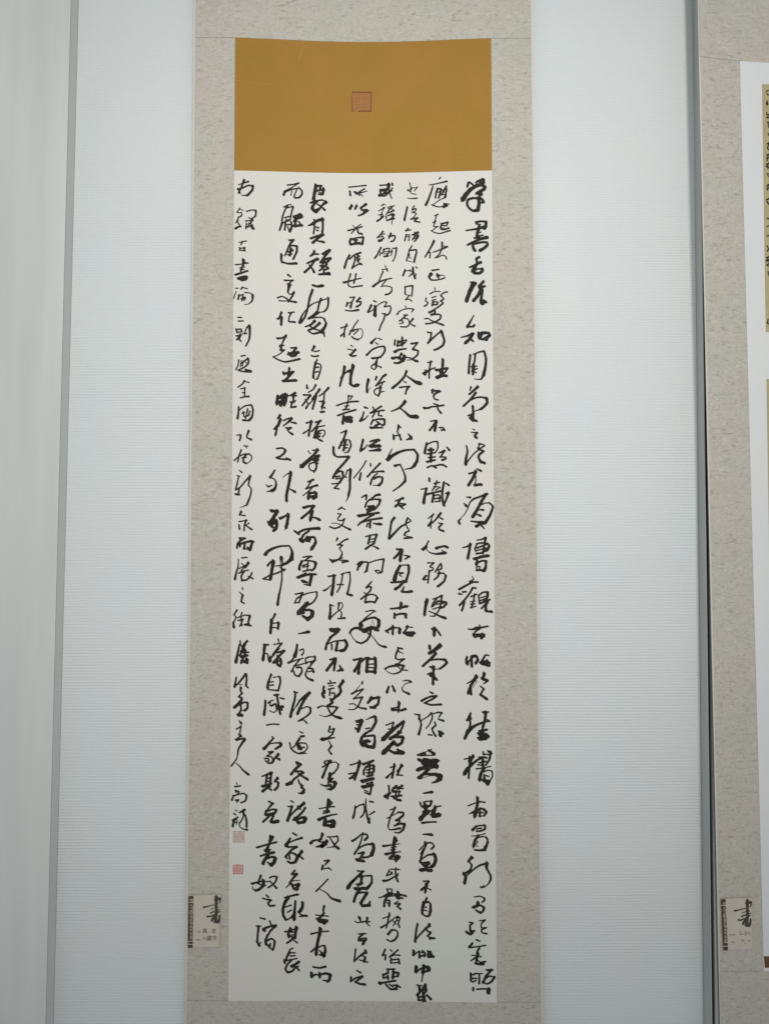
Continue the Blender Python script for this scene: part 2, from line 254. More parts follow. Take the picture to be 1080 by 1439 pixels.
# brush strokes of the calligraphy: "width(start/end) x,y x,y ..." per stroke
INK = """@600 244
c
36 575,135 565,175
34 600,125 635,150
30/42 685,128 720,100 785,82
50/36 785,95 790,125 762,152
40/30 745,125 780,130
50/60 810,185 760,155 680,175 600,230 540,300 500,360
50/44 800,180 800,215 740,250 700,275
46/30 750,265 765,290 740,310
44/52 740,300 725,350 725,440 710,510
44/34 710,515 640,520 585,480 560,430 570,370 630,345 700,345
50/36 710,350 770,360 790,400 740,405
c
34 690,680 760,670 830,675
44/50 822,685 822,735 800,765
42/24 790,750 700,775 610,790 550,798
30/26 690,705 740,715
44/40 730,745 705,830 695,900
28/24 695,835 750,820
28/24 700,880 780,865
30/26 665,905 735,895
48/30 840,895 760,915 660,955 570,1000
36/50 650,970 640,1020 665,1075
34/44 670,985 760,965 840,965 845,1000 800,1045 740,1080
c
36/40 730,1170 690,1200 700,1250 670,1320
42/28 750,1245 680,1280 600,1315
38 660,1310 630,1370
30 640,1380 700,1340 770,1340
40/46 775,1340 770,1370 730,1400 660,1395
c
24/16 185,55 165,75
28/16 275,108 200,125 100,148 30,158
24/36 80,180 50,270 10,380 -20,440
30/26 150,210 125,260 115,340
26 145,215 190,210 200,225 165,330
26 190,220 160,340
20 140,260 180,255
26/22 270,175 240,220 200,300
22 200,230 275,225
20 220,260 270,255
20 215,290 265,290
24 265,180 270,240 240,340
20/14 265,290 260,330 210,350 130,400 70,445
26/18 70,440 140,465 230,465
40/14 230,465 280,445 240,440 235,420 315,428
c
20/14 155,570 100,590
22/18 130,580 105,670 80,690
18/14 125,665 80,690
20/16 110,680 90,745 150,740 60,805
20/24 60,805 110,830 180,840 250,820 320,800
30/26 200,705 260,690 290,680
24 290,690 270,730 200,730
24/28 210,700 185,750 190,780 240,785 300,765
20 200,760 240,770
c
34/22 95,945 70,1000 20,1090 -30,1170
24/22 5,1110 40,1105 35,1185
30/18 210,970 205,1050 170,1130 110,1185
18/30 80,1105 140,1085 230,1050 280,1025
24/22 240,1020 250,1030
18/24 115,1180 150,1175 215,1145 260,1165 270,1200
@510 244
c
26/22 240,165 300,160 360,150
34 350,155 340,210 270,240
24 250,225 320,215 340,225 290,270
30/40 240,230 245,290 230,305
30/24 240,300 300,280 400,240
40/20 365,150 360,220 370,270 400,345
24 385,240 410,205
30 410,140 412,160
28 250,310 310,310 350,270
c
22/14 290,430 250,455
14/10 300,430 320,445
24/14 300,480 260,500 215,525
18 290,470 260,560
24/14 270,570 210,580
22 245,585 265,620
32/30 280,600 250,630 200,665
16 360,465 440,450
26/18 410,460 370,500 340,550 325,570
20/16 345,480 430,510 370,540
26/16 430,520 330,560
30/20 415,570 345,590
34/22 430,575 410,620 340,660
26/20 320,600 330,640
20/14 395,560 415,620 400,710
26/16 440,630 330,660
c
26/22 280,810 240,860 200,900
18 240,860 300,845
20/14 200,900 260,885
26/20 270,880 290,910 220,935
26 220,940 270,920
30 260,940 220,950
30/24 365,880 440,870 450,890 430,940 390,955
30/20 390,840 360,910
c
26/28 250,1040 200,1140 165,1185
18 215,1090 245,1110 235,1150
28/22 290,1070 285,1100 265,1120
22 300,1060 370,1050 360,1110 330,1150
16 295,1100 360,1090
16 290,1130 350,1120
30 300,1165 350,1155
24 380,1100 405,1095
20 405,1070 395,1150
22 420,1050 470,1045
28/18 468,1045 460,1120 440,1190 415,1230
c
20 655,130 660,160
22/20 670,180 665,260
18 625,240 680,215
16 625,220 650,250
20/16 760,190 720,240
16 690,200 760,195
18 680,280 740,290
14/26 625,345 690,350 750,345
c
28/32 620,470 600,560 580,650
24/18 715,455 690,500
24/16 690,510 740,490 740,520 690,550
22/14 690,540 745,560 700,620 670,640
24/28 670,640 770,620 720,665 790,680
c
24/16 630,770 600,810
24 600,800 665,790
24 605,860 585,940
20 600,860 650,860 640,940
16 600,890 640,885
34/24 770,825 720,850 690,860
30/20 730,830 720,890 690,930
26/20 770,860 720,880
24/20 770,900 700,910
38/22 770,870 740,930 720,950
c
22 685,1015 650,1070
22/22 650,1070 630,1140 610,1220
26/30 650,1080 745,1070 750,1100 730,1180 715,1240
18 650,1130 645,1180 670,1185
16 610,1220 680,1240
@415 244
c
24 -110,160 -30,150 50,130
20 50,130 -60,200 -155,245
34/20 -165,300 -150,260 -70,225 50,203
30/30 50,200 90,240 90,290 50,335 -5,340
16/20 -50,240 -62,300
20/24 20,220 -20,320
c
50/48 290,170 270,260 255,360
34 290,170 360,170
36 350,180 345,230
34/26 390,220 300,240
44/30 395,215 380,290 330,290
20 320,260 370,270
30/26 215,410 280,385 370,370 420,385
44/22 430,400 380,440 340,490
30/56 310,385 260,430 235,490 280,530
56/20 280,530 340,490 370,450
28/36 310,430 360,460 410,510
c
50/36 380,640 310,660 240,700
50/18 260,700 180,730
30 265,650 275,690
36/34 380,640 385,740 375,850
32/26 270,740 255,840
28 300,755 325,760
26 300,795 320,800
40/34 390,855 300,880 215,910
36/40 370,870 300,920 245,970
24/40 290,940 340,950 390,960
c
36/30 265,1090 250,1130 215,1155
30 240,1130 315,1130
44/26 310,1200 230,1230 165,1260
34/36 270,1220 210,1310 130,1385
30/40 200,1290 240,1340 260,1380
36 385,1130 440,1090 480,1075
42/30 475,1080 420,1150 350,1250
44/34 490,1190 430,1200 390,1230
34 480,1200 450,1240 400,1250
36/26 400,1220 380,1280 430,1310
40/30 360,1300 420,1300 460,1320
36/28 440,1270 380,1330 340,1360
34 460,1330 420,1350
50/34 470,1405 400,1410 340,1415
30/34 400,1350 400,1410
c
22/24 750,190 850,180 990,165
30/34 765,250 770,300
34/20 835,260 880,270 935,260
26/20 970,215 900,250
20/16 850,290 900,275 1000,245
30 860,265 900,300
18 925,295 945,315
c
40/40 790,450 765,490
36/34 860,450 840,490
40/30 990,430 920,480
30/44 920,480 930,510 1000,515
44/24 1000,520 940,570 885,590
c
18 810,735 840,760
20/14 915,715 860,750 830,770
26/24 740,800 820,780 935,745
24/16 830,790 785,840
28/34 870,785 885,835 930,845
36 780,920 760,960 780,990
24/30 790,920 870,900 950,895
36/34 950,895 950,930 930,990
36/30 775,995 850,985 940,985
28/20 820,935 870,930 830,970 900,965
c
30/34 760,1145 720,1220 690,1320
24/30 760,1200 830,1140 915,1110
22 860,1140 900,1160
30/24 840,1170 830,1240 795,1325
24 800,1325 850,1290 920,1260
36/22 880,1150 870,1220 900,1270 935,1280
24/20 905,1195 880,1240
@320 244
c
34/24 230,90 210,140 190,200 150,270
28/16 290,110 230,130 155,155
26 140,220 220,195
30 150,215 170,270
26/30 210,200 290,165 355,175
36/34 355,175 345,230 280,300
30/14 280,305 195,305
c
20/20 170,485 130,545
16 175,500 220,515
20/20 190,545 200,580 160,610 115,690
18/14 150,550 195,545
20/16 190,600 145,610
20/16 145,655 120,680
22/28 140,680 160,715
26/34 185,740 140,750 110,770
22 265,530 340,510 390,515
30/22 395,520 390,590 330,640
22 300,620 350,640
24/22 355,660 300,660 250,665
28 340,650 320,700
24/26 265,700 255,770
24 300,700 285,750
18 255,750 310,735
28/34 320,740 340,720 360,770
40/14 350,770 380,775
c
22/18 260,945 200,960 160,965
26/18 205,955 185,1000
24/20 165,1040 175,1080
20/26 175,1050 240,1040
26 240,1045 225,1080
20 165,1075 245,1085
c
44/24 220,1215 215,1280 180,1370
22/22 110,1280 200,1270 285,1255
20 215,1240 260,1250
20 170,1325 235,1310
22 180,1355 225,1345
30/34 280,1365 190,1395 110,1420
c
20/18 785,470 840,440 890,435
24/28 840,450 800,520 770,600 760,660
26/22 820,480 920,460
28/26 920,465 900,530 880,620
24 800,620 860,600
20 820,640 850,665
24/16 880,640 810,660
36/28 765,690 750,730 730,790
24 770,690 870,650
30 810,690 800,790
30/40 890,680 900,740 870,810
26 830,720 870,715
24 840,750 860,790
70/50 1020,590 940,610
60/30 1020,600 950,640 930,670
34 930,610 960,660
30/30 960,670 930,740
44/40 935,735 1040,725
30 1000,680 1040,730
c
30 865,935 925,930
36/24 910,940 870,1000 830,1090 805,1150
26/34 860,1020 920,1010 970,1020
36/30 970,1030 970,1090 920,1200
44/36 890,1060 870,1150
30 850,1100 910,1080
28 850,1140 890,1130
40/34 755,1140 750,1200 760,1240
30/40 760,1240 850,1265 960,1260
@600 370
c
34 620,270 670,275
60/50 650,290 600,390 550,530
40 680,280 620,360
40/40 790,255 730,320
30 740,320 810,320
34 800,325 740,350
50/44 760,350 720,440 650,525
44/40 770,370 765,440 750,540
60/52 770,560 760,520 810,540
c
16/40 655,730 610,810 565,890
30/34 570,890 640,890 660,870
20/40 480,1040 560,1020 640,990
40/44 640,990 600,1060 540,1115
30/36 590,1050 640,1090
40/44 725,980 720,1020 735,1055
50/44 740,1030 770,980 860,980 875,1010 810,1060
40 750,1060 830,1075
26 830,1080 880,1020
c
30/24 75,100 120,92 160,85
46/28 55,150 25,195 60,235
26/22 60,235 130,235 200,220 245,205
50/30 150,170 155,200
20/16 160,180 200,165 245,180
c
20 105,345 110,370
22/18 40,430 90,400 180,395
22/18 70,480 120,465
20 70,520 120,505
30 80,540 70,590
24/28 90,540 150,545 140,575 100,580
24/22 280,400 220,420 190,455
26/24 190,455 230,495 190,530
28/24 200,530 220,560 160,610 30,690
22/20 -15,490 -25,530 5,545
22/28 10,550 -5,580 -35,600
34 30,690 100,660
30/26 105,665 110,690 60,730
30/26 60,720 140,715 190,730 180,780 120,820 60,840 -20,850
22/16 40,845 -20,850 -10,848
20/34 -35,780 10,775 50,800 120,830 220,865
c
30/24 10,970 60,975
30/24 55,980 50,1040 10,1120
30/26 10,1120 80,1050 150,990 200,950
40/30 200,955 220,1020 240,1080 220,1150 150,1200 100,1218
@510 370
c
20 310,35 320,50
18/16 265,90 340,75
26 330,80 340,105
24/22 280,115 250,180 225,250
34/20 140,325 220,265 310,230 400,210
20/18 320,240 280,290 255,330
18/28 260,320 340,320 400,340 400,390 360,430 315,440
c
30/28 590,95 560,170
16/14 600,110 650,95 690,90
18/16 650,110 690,115 680,160 640,185
30/34 700,60 705,120 715,170 730,210
20 740,150 735,180
24 745,55 755,65
16 660,150 690,155
c
24/26 590,330 590,430
22/30 595,330 640,320 690,315
28/22 695,320 690,400 680,460
22 640,460 600,510
20/24 595,510 650,505 680,530
20/16 600,440 660,450
c
22/20 595,605 600,620
28/16 480,715 510,670
18/22 500,680 560,650 650,635 710,645
22/16 710,650 680,685
30/26 580,730 620,725
22/24 600,735 550,780 510,810
22/24 560,770 620,780 650,820 640,870 600,895 530,890
26 545,800 560,830
20/16 550,840 510,850
32/24 700,780 660,830
22/30 650,830 680,860 720,880
c
28/26 155,530 180,540
34/30 115,590 70,680
22/16 75,690 130,660 160,640
44/50 170,610 165,730
16/22 170,620 230,570 290,540 330,545
24/18 330,550 300,610
24/26 300,610 380,600 390,640 370,700 330,730
22/26 270,705 310,715
26/24 310,710 290,790 250,870 225,945
c
26/30 450,1080 440,1140
30/24 490,1090 480,1150
24 490,1100 610,1080
34 550,1045 545,1150
34/24 480,1160 560,1140
22 500,1120 580,1110
18 600,1075 600,1110 570,1130
40/26 445,1245 500,1215 600,1200
36/24 540,1270 490,1340
44/24 415,1335 480,1320 540,1330
50/30 580,1310 560,1360 500,1400 440,1400
30 500,1340 570,1370
32/28 680,1130 760,1115
28/24 760,1120 700,1200
34/26 700,1210 770,1230 760,1290 700,1340
20/40 590,1320 660,1330 720,1365 760,1375
16 620,1360 700,1355
c
40/20 115,1120 150,1080 185,1050
22 215,1055 260,1070
24 180,1120 205,1135
30/26 50,1290 120,1220 200,1180 290,1165
34/24 300,1175 305,1230 270,1290 230,1320
34/30 130,1335 180,1330 240,1320
28/24 200,1340 190,1390
20 195,1340 190,1400
40/34 185,1395 180,1440
24/22 180,1400 120,1440 115,1470 160,1490 185,1460 200,1440
18/30 190,1430 250,1462
@415 370
c
36/44 250,310 310,325 375,315
c
36/30 240,375 200,490 170,640 130,760 80,830
40/14 60,835 90,740 150,650
22/20 180,620 240,570 330,535 430,500
34/26 460,490 460,580 440,640 400,680
20 400,680 330,690
34/28 360,500 330,580 310,680
50/34 310,690 260,730 190,775
24/26 190,775 300,760 370,760 410,780
30/44 400,780 430,840 410,900 380,940
40/24 270,810 220,860 140,890
40/30 340,840 270,900 180,945
30 200,880 260,920
30/24 250,920 330,940 380,960
26/40 190,960 250,990 340,970 390,970
44/20 390,970 410,1030
c
40/24 265,1170 235,1225
24/22 230,1220 280,1240 335,1225
28 230,1300 270,1310 320,1300
c
26/22 775,150 740,260 745,310
24/26 745,315 790,335 860,325 935,315
34/18 680,270 760,250 850,225 920,210
26 850,150 840,210 820,275
c
24/22 770,480 810,475
24 830,475 800,530
22/18 800,540 740,560
34/26 730,560 715,600
20/26 760,600 780,610
34/24 905,490 860,530
26/30 860,540 920,540 910,580 860,610
30 790,560 775,620
20/34 700,660 790,670 880,655
c
24/20 640,910 690,890 730,880
26/28 720,855 690,940 685,1030
30/20 640,1020 680,980
20/24 880,800 830,870 790,940 755,1000
22/16 770,950 850,930 880,935
22/18 880,940 820,1000
20 810,960 830,940
18/16 830,930 920,920 945,960 930,1040 880,1070
30 880,1072 830,1060 795,1035
c
22 780,1155 800,1165
22/20 740,1205 800,1220
36/26 840,1215 800,1260 770,1290
40/24 775,1290 810,1305 850,1295
@320 370
c
46/40 155,215 220,190 265,190
40 265,195 250,225 200,235
c
20 115,350 140,350
16/20 120,395 100,440 85,490
28/24 205,340 190,360
22 215,340 270,355
20/14 240,410 320,420 350,470 340,530 290,570 240,580
40/18 350,450 345,520 310,560
34/26 160,450 145,505
22 160,450 220,440
34/26 215,470 200,520
22 190,500 250,485
26 245,480 235,515
c
26 145,760 190,762
26/22 155,812 215,810
c
30 120,930 130,970
26 130,930 190,925 195,960
22 130,970 200,960
26/20 120,1020 190,1010
36/30 180,1000 160,1050 130,1070
24/30 150,1040 180,1090
20/30 215,990 260,985
18/30 240,970 270,900 300,880
40/24 305,880 310,980 300,1070 255,1160
c
34/26 850,165 880,185
30/24 800,240 920,240
24 915,235 850,290
24 840,290 890,300 850,330
44/30 860,320 845,400
22/24 840,400 860,430 900,430 930,405
34/26 930,405 900,470 850,540
24/26 700,485 760,465 820,490
26/36 820,490 870,530 955,545
22/18 725,525 790,530 850,525
c
34/24 755,690 715,780
44/36 755,760 750,860
30/24 700,780 750,760
26/24 855,695 930,685
26/24 890,700 860,760 855,810
26/34 860,820 940,825
c
36/20 700,1055 760,1050 820,1010
34/22 820,1015 780,1090 750,1160
34/20 735,1170 790,1150
36 745,1160 755,1220
30/20 740,1220 800,1215
22/16 790,1225 720,1280 640,1315
26/34 640,1315 710,1355 800,1385 900,1370 1005,1345
28 890,1190 960,1185
36/26 960,1190 920,1240 860,1270
44/34 990,1250 930,1260 850,1280
36 860,1260 890,1305 930,1300
34 980,1255 950,1295
@600 496
c
34/36 605,30 590,150 582,280
22/30 650,20 720,-10 790,-25
34/44 800,-20 825,80 815,200 790,310
40/12 800,280 760,365 730,372 660,365
30 675,20 665,110 640,190
20 600,195 700,185
50/44 650,180 640,260
24 650,240 700,220
34/20 640,300 660,260 690,280
c
30/22 615,480 600,520
40/30 710,475 660,520 590,580
36/30 680,560 600,660 510,745
24/34 600,665 680,630 760,620 830,640
44/34 835,640 840,700 790,760 750,790
28/14 750,790 660,820
36/40 640,750 645,850 640,900
22/34 570,882 650,855
60/56 630,900 640,940
44/40 610,920 690,955
c
20 640,1070 665,1080
18/30 620,1115 700,1120
30/40 700,1120 665,1170 690,1190
c
24/24 10,135 70,120
30/26 50,120 30,230 25,350
44/18 -45,290 0,260 50,230 110,205
30/36 -20,245 -30,300
44/28 130,240 180,240
40/44 220,95 215,200 200,300
28/36 120,240 200,225 280,215
30/28 280,215 250,270 200,300
50/44 140,345 200,320 265,320
30 170,250 190,300 140,330
c
24/30 80,510 70,560
36/34 70,530 175,535
34/26 170,540 100,580 90,620 110,650 150,660
40/26 -40,775 20,772 60,755
26/30 60,755 140,750 225,735
26 95,715 150,730
26/36 140,750 150,790 190,840
c
24 50,960 125,945
40/30 130,960 80,1030 35,1085
44/40 120,970 115,1040 105,1090
24/34 170,1050 220,1050 240,1080
30 240,1080 200,1085
@510 496
c
34/36 610,255 580,330 500,420 415,490
24/60 615,325 680,370 740,410 795,425
24 575,400 600,415
28/26 515,485 580,475 650,470
34/26 640,475 610,520 595,575
c
44/34 590,680 570,710 510,775
34/20 520,765 450,800 395,820
24/60 520,775 590,830 660,890 750,895
c
40/20 500,1025 490,1070 480,1110
22/28 530,1045 510,1040
24/34 480,1110 510,1160 530,1215
24 520,1150 430,1170
36 430,1160 430,1205
22/44 635,1140 670,1180
44/20 670,1200 610,1220
c
40/36 75,375 55,460 55,545
14/8 60,545 110,480
30 190,335 175,375
34/26 320,305 280,330 230,400 180,460
22/26 180,460 230,430 300,400
20 280,410 250,470
36/30 240,475 235,550 215,600
24/22 215,600 170,580 155,530 200,495 260,490
24/18 240,550 290,540
c
34/28 25,765 60,775
24/34 10,830 -10,900 -40,950
34/14 -40,955 20,930 70,880
28 140,765 155,800
30/26 255,750 200,785 100,845
22/28 110,845 190,820 290,805
24 170,830 130,900
26/28 220,830 215,875 260,885
30/26 140,940 110,1000
24/36 140,950 210,930 290,930
36/30 300,940 300,1000 270,1020
34 200,970 230,990 170,1030
24/20 180,1010 260,1000
40/26 110,1050 190,1050 270,1050
c
34/36 0,1220 -20,1300 -35,1370
36/16 -30,1370 20,1340 60,1290
26/44 100,1245 150,1230 215,1225
34 210,1230 150,1270 90,1310
50 110,1310 160,1310 230,1305
20/50 85,1375 150,1370 230,1360
@415 496
c
26 305,95 285,140
34/34 280,140 260,240 250,340
26/26 290,150 340,155 360,180 345,270 310,360
22/20 310,365 280,370 245,350
28 280,205 320,200
26 270,270 320,262
c
24/34 160,450 165,490
30/20 285,450 250,510 180,555
30/26 120,590 210,590
34/26 210,595 150,670 95,740
24/30 140,660 180,720 150,775
22/20 150,760 220,690 280,620
34 340,510 290,580 240,650
36/30 290,600 265,700 240,785
34/20 465,490 400,560 335,605
26/24 405,550 400,660
26 340,680 400,680
44/24 395,690 375,760 370,790
30 370,760 410,770
36 360,830 395,825
c
28 155,985 230,960
38/30 225,960 205,1050 185,1165
26/20 110,1130 170,1090 205,1060
30 285,975 360,950
34/26 340,960 290,1040 230,1100
24/22 270,1050 340,1035 410,1020
30 310,1050 280,1110 260,1190
26/20 290,1110 370,1085 410,1090 410,1140 380,1180
30/26 330,1100 270,1170
26 300,1140 350,1130
36/40 270,1190 330,1170
26/36 320,1130 310,1200 370,1235
c
40/30 690,195 670,300 640,400 625,460
28/24 640,350 700,280 760,240
50/40 810,180 790,250 740,260
44/40 790,250 775,350 775,430
40/50 775,440 820,465 870,450
c
22/24 740,605 795,605
22/18 795,610 770,660
24/24 750,600 735,700 720,760
24/30 580,740 680,705 790,685 875,680
24 700,750 740,740
26 670,800 750,790
20 720,760 680,800
28/30 595,880 700,840 840,800
40/44 680,890 665,980
56 730,915 770,910
70/60 770,950 720,950
c
20/26 635,1125 690,1100
34/30 715,1095 680,1200 610,1340
26/20 640,1260 690,1220 750,1220
30/26 760,1230 780,1300 740,1390
26/14 740,1390 690,1405
44/34 700,1240 690,1300 675,1370
20 660,1300 740,1290
24 690,1340 730,1330
34/40 535,1325 535,1400 550,1435
30/34 550,1440 590,1460 660,1460 750,1455
@320 496
c
24 190,45 240,35
24/20 155,100 145,170 115,235
28/22 285,75 240,110 190,150
20 190,110 180,190
20 220,110 205,180
30/22 290,80 290,140 250,190 150,240
18 250,130 285,150
24/36 150,245 230,262 320,262
40 260,240 320,255
c
26/20 235,390 210,430 145,480
22 235,395 295,415
20 180,505 240,490
26/22 240,490 235,600
22 210,560 240,555
22/30 180,630 240,615 295,610
c
28/34 155,760 150,840 138,920
20/26 165,800 240,745 320,730
30/34 335,735 355,800 340,900 300,945
30/34 300,950 220,945
20 200,850 240,830
26 220,830 230,890
28/20 280,790 265,860 250,920
26/22 240,900 300,870
24 310,820 290,880
c
20/24 130,1155 180,1150
32/26 180,1155 180,1190 165,1230
34/22 295,1095 270,1160 270,1190
24/36 270,1190 325,1215
c
34/40 865,215 850,310
40/34 785,280 790,300
34/34 790,290 860,275 920,265
34/36 910,275 860,330 790,395
40/44 780,395 860,390 950,385
c
44/50 705,610 690,700
30/40 720,620 770,590 810,580
50/44 820,590 810,680 790,730
34/30 765,600 750,720
24 700,640 800,630
24 700,680 810,665
44 730,700 740,735
60/56 790,610 780,700
34/20 950,560 890,590 850,605
26 900,605 960,600
40/30 930,580 920,640 930,690
26/24 880,690 950,670
34/26 900,700 890,750
28/34 890,765 950,755
c
36/24 735,875 700,920
44/40 740,930 710,1010 670,1060
30/34 655,1070 690,1060 670,1150
24/28 785,950 850,920 900,915
40/20 895,920 850,970 780,1025
22/34 860,960 900,975 950,985
30 820,1055 890,1050
34/26 880,1055 840,1085
24/40 845,1085 860,1110 905,1140
@600 622
c
24/44 550,45 565,120 545,220 540,300
30/20 730,20 720,80
26/24 740,15 805,40 725,90
40/30 720,85 790,120
22/22 540,305 600,220 670,140 730,100
34/40 790,120 730,170 720,210 750,260
44/44 750,270 800,285
c
30/24 590,435 690,405
44/40 680,405 640,500 580,595
18/22 680,470 680,540 670,580
40/44 670,600 720,590 755,590
34/40 710,375 750,395
c
16/36 550,765 600,770
16/44 515,850 545,885
34/30 840,720 740,760 650,790
26/10 650,790 600,840 570,920 520,1010 450,1080
20/40 470,1070 440,1100 450,1130
40/44 820,730 760,830 690,960 640,1040
18/24 740,885 810,850 880,850
30/44 880,850 920,900 880,1020 810,1130
40/20 810,1130 760,1150
20/34 720,945 780,945
26/40 690,1005 740,1025
26/44 620,1105 700,1115 780,1120
40/44 780,1120 690,1175
36/20 770,1175 800,1210
c
34/38 -5,10 -25,80 -35,140
24/26 10,20 60,-5 100,-15 140,-15
28/20 145,-10 150,70 115,140
36 20,105 80,100
44/40 55,90 50,260
30/24 0,160 110,140
26 20,210 110,200
36/30 0,270 105,245
22/36 165,145 240,115
30/22 240,115 200,180 175,205
22/34 190,200 260,205 260,225 210,245
30/36 280,70 305,100
26/30 0,350 60,325 110,325 180,310 220,310
22/34 60,325 120,350
22/34 200,310 265,335
c
34 30,505 30,540
24/20 -80,655 0,640
34/44 -10,645 -30,720 -50,840
26/24 100,575 170,560
26/22 135,540 110,620 70,670
20 90,620 180,625 120,665
34/30 -20,730 80,705 190,680
34/40 235,560 215,660 210,780 235,880
40/26 300,705 270,790 240,860
36/24 300,705 260,715
30/34 270,575 300,595
40/34 90,735 70,830
24/30 90,745 170,735 175,820
26 95,790 160,780
24 110,830 160,825
c
34/22 190,990 120,1080 70,1130
24/16 90,1005 10,1065
22/20 90,1000 60,1060 50,1200
24/36 60,1100 20,1165
22/30 150,1020 180,1055 215,1075
22/30 160,1130 210,1140
26/36 205,1145 165,1190 170,1220 220,1240
@510 622
c
16/26 405,90 375,150 350,200
50/28 345,240 400,190 500,135 600,105 710,100
36/44 715,100 765,170 755,260 720,320
40/14 720,325 670,360 580,375
40/24 450,325 520,305
24/36 520,310 560,390 590,470 590,540
36/20 590,540 520,610 420,680
c
36/24 560,780 510,800 455,820
34/30 510,810 480,880 450,900
26/24 460,880 530,855 590,865
34 590,865 540,890
40/24 520,890 565,930
c
36/30 440,1055 400,1110 380,1230 360,1345
36/28 365,1350 440,1270 530,1180 600,1145
30/22 625,1060 600,1130 620,1200
24/24 630,1060 670,1100 600,1140
22/30 620,1190 645,1240 600,1260 580,1295
18/34 580,1300 620,1320 680,1335
30 580,1345 680,1335
c
22/20 40,255 0,330 -60,410 -130,495
28/34 -30,430 -50,520
24/28 105,295 105,325
30/28 240,290 160,370 60,480
20/34 130,420 200,405 285,405
22/30 200,430 130,500 105,580
30/36 150,510 210,480 270,490 260,560 220,600
22/14 220,600 140,600
c
22/30 -20,770 20,745 45,738
34/26 48,745 40,800
40/24 230,730 180,740 120,785
24/30 100,795 50,840 30,900
24/34 80,810 160,795 235,800
36/28 240,805 225,860 180,920
40 80,900 150,895
60/60 80,950 140,925
36/30 140,900 60,980
44/34 -60,1030 60,1010 220,985
30/24 150,1010 60,1060 -30,1120 -70,1160
30/34 -30,1120 100,1085 260,1060
36/36 100,1090 95,1190
26 65,1135 50,1180
26/44 150,1135 200,1145 240,1145
@415 622
c
20 180,120 210,155
24/20 245,110 300,95
44/30 310,100 260,170 200,220
50/56 220,220 160,270 90,330
40/34 330,180 280,200 250,240
26/26 330,200 270,250
36/34 320,240 270,280 310,290
24/26 270,270 200,300 190,350 220,390 260,400
34/30 290,290 295,350 265,405
c
34/24 250,520 200,540 175,550
28/22 220,540 185,600 150,645
34/24 305,600 230,620 145,650
28/16 240,620 190,680 105,745
44/44 195,700 180,780
40 200,710 280,700
50/40 285,710 290,760 250,785
40 220,760 270,750
c
40/36 115,915 180,895 260,890
40/36 255,890 210,960 150,1010 90,1060
50/44 235,960 210,1080
24/44 240,1050 290,1060 330,1080
c
34/40 -8,1245 20,1265 45,1282
30/44 40,1265 120,1225 220,1210 330,1205
30/36 190,1240 110,1300 80,1370
60/50 80,1370 100,1385
24/44 120,1380 170,1320 190,1380
34/44 200,1330 265,1330 285,1400 230,1490
50/44 150,1370 200,1350
c
36/36 750,205 680,290 580,400 530,490
30/34 560,440 620,400 660,410
36/34 660,415 670,480 620,560
28 570,480 620,470 
26 570,510 630,500
24/24 515,580 580,575 610,570
24/26 610,570 570,620 540,640 610,650
28/22 680,480 715,485
20/26 700,470 730,390 770,380
40/34 775,380 765,500 765,640 745,740
30/8 745,740 730,790 705,835
c
30/20 650,910 600,940
26/24 650,915 690,935
22/18 595,1000 640,1000
22/24 640,1005 600,1060 600,1090 650,1095 690,1070
22/22 690,1070 660,1150 620,1180
30/26 490,1185 550,1205 620,1185
14/20 510,1130 580,1135 650,1160
28/36 650,1160 700,1190 765,1220
@320 622
c
22 230,45 280,50
18 250,50 265,75
26/24 190,105 160,180 140,270
22 90,250 150,200
20/26 160,190 240,160 300,160
26/12 300,160 335,190 330,240 290,280 250,295
26/34 260,170 225,210 220,270 255,290
22 200,215 260,205
c
24/28 170,395 195,415
22 135,465 165,470
22/26 155,470 140,540 110,660
18/20 130,570 145,580
22/28 110,665 170,630 240,550 305,480
34/22 315,470 300,540 290,600
26/30 160,640 150,730
36/30 115,725 160,730
24/30 290,600 330,650 320,740 290,820 270,870
24/8 270,875 220,895 170,915
c
34/24 190,970 165,1015
24 170,1015 240,1025
24/22 165,1110 270,1090
28/26 260,1090 235,1160 230,1235
28/30 160,1160 165,1215
20/16 300,1130 260,1160
24/34 250,1160 290,1190 330,1215
c
28/30 690,85 760,75 810,100
36/28 810,105 790,150 740,190 690,210
34/30 690,215 750,230 830,235
30/40 830,220 870,240
c
26/36 660,390 630,440 595,490
20/44 610,490 660,520 680,580 660,650 620,675
40/14 640,670 550,690
14/30 535,590 570,615
28/18 570,620 620,600
10/24 770,490 820,450 880,420
44/40 885,420 870,520 845,640 825,740 825,815
24/44 880,655 940,690
c
50/36 620,960 690,960
50/44 695,965 650,1040 590,1130
44/44 610,1110 680,1090 690,1140 680,1200 650,1230
50/40 580,1130 600,1160 650,1130
40/24 620,1180 650,1190
40/30 735,1065 790,1040 850,1010
44/44 850,1010 840,1100 820,1190
36/10 825,1190 800,1225
@600 748
c
20/36 500,215 560,200 610,170
36/40 605,165 590,260 570,360
20/30 700,110 760,100 820,75
36/30 820,80 800,180 780,300
24/30 700,160 670,230 680,260
24/40 690,165 760,150 850,160 870,190 840,250
28 700,220 830,170
22 700,255 820,220
28/36 690,300 760,290 840,240
40/44 660,375 760,345 850,330
34/44 700,395 690,450
30/34 700,430 770,400 830,405
34/44 825,410 820,490 800,535
44/30 790,540 740,530 690,535
24/20 700,520 690,490 740,480 730,520
c
16/26 630,620 650,660 600,690
30/34 710,700 640,700 560,740 450,800
30 500,840 540,835
34/28 450,865 480,870
30/30 680,785 640,780 600,850 540,930 455,1025
36/30 520,970 505,1040 485,1100
26/24 615,905 690,870
26/28 665,870 650,960 620,1060
20 610,975 670,965
24 615,1010 665,1005
24/20 610,1060 680,1040
26/30 720,890 725,940 735,1000
26/30 720,890 780,845 850,840
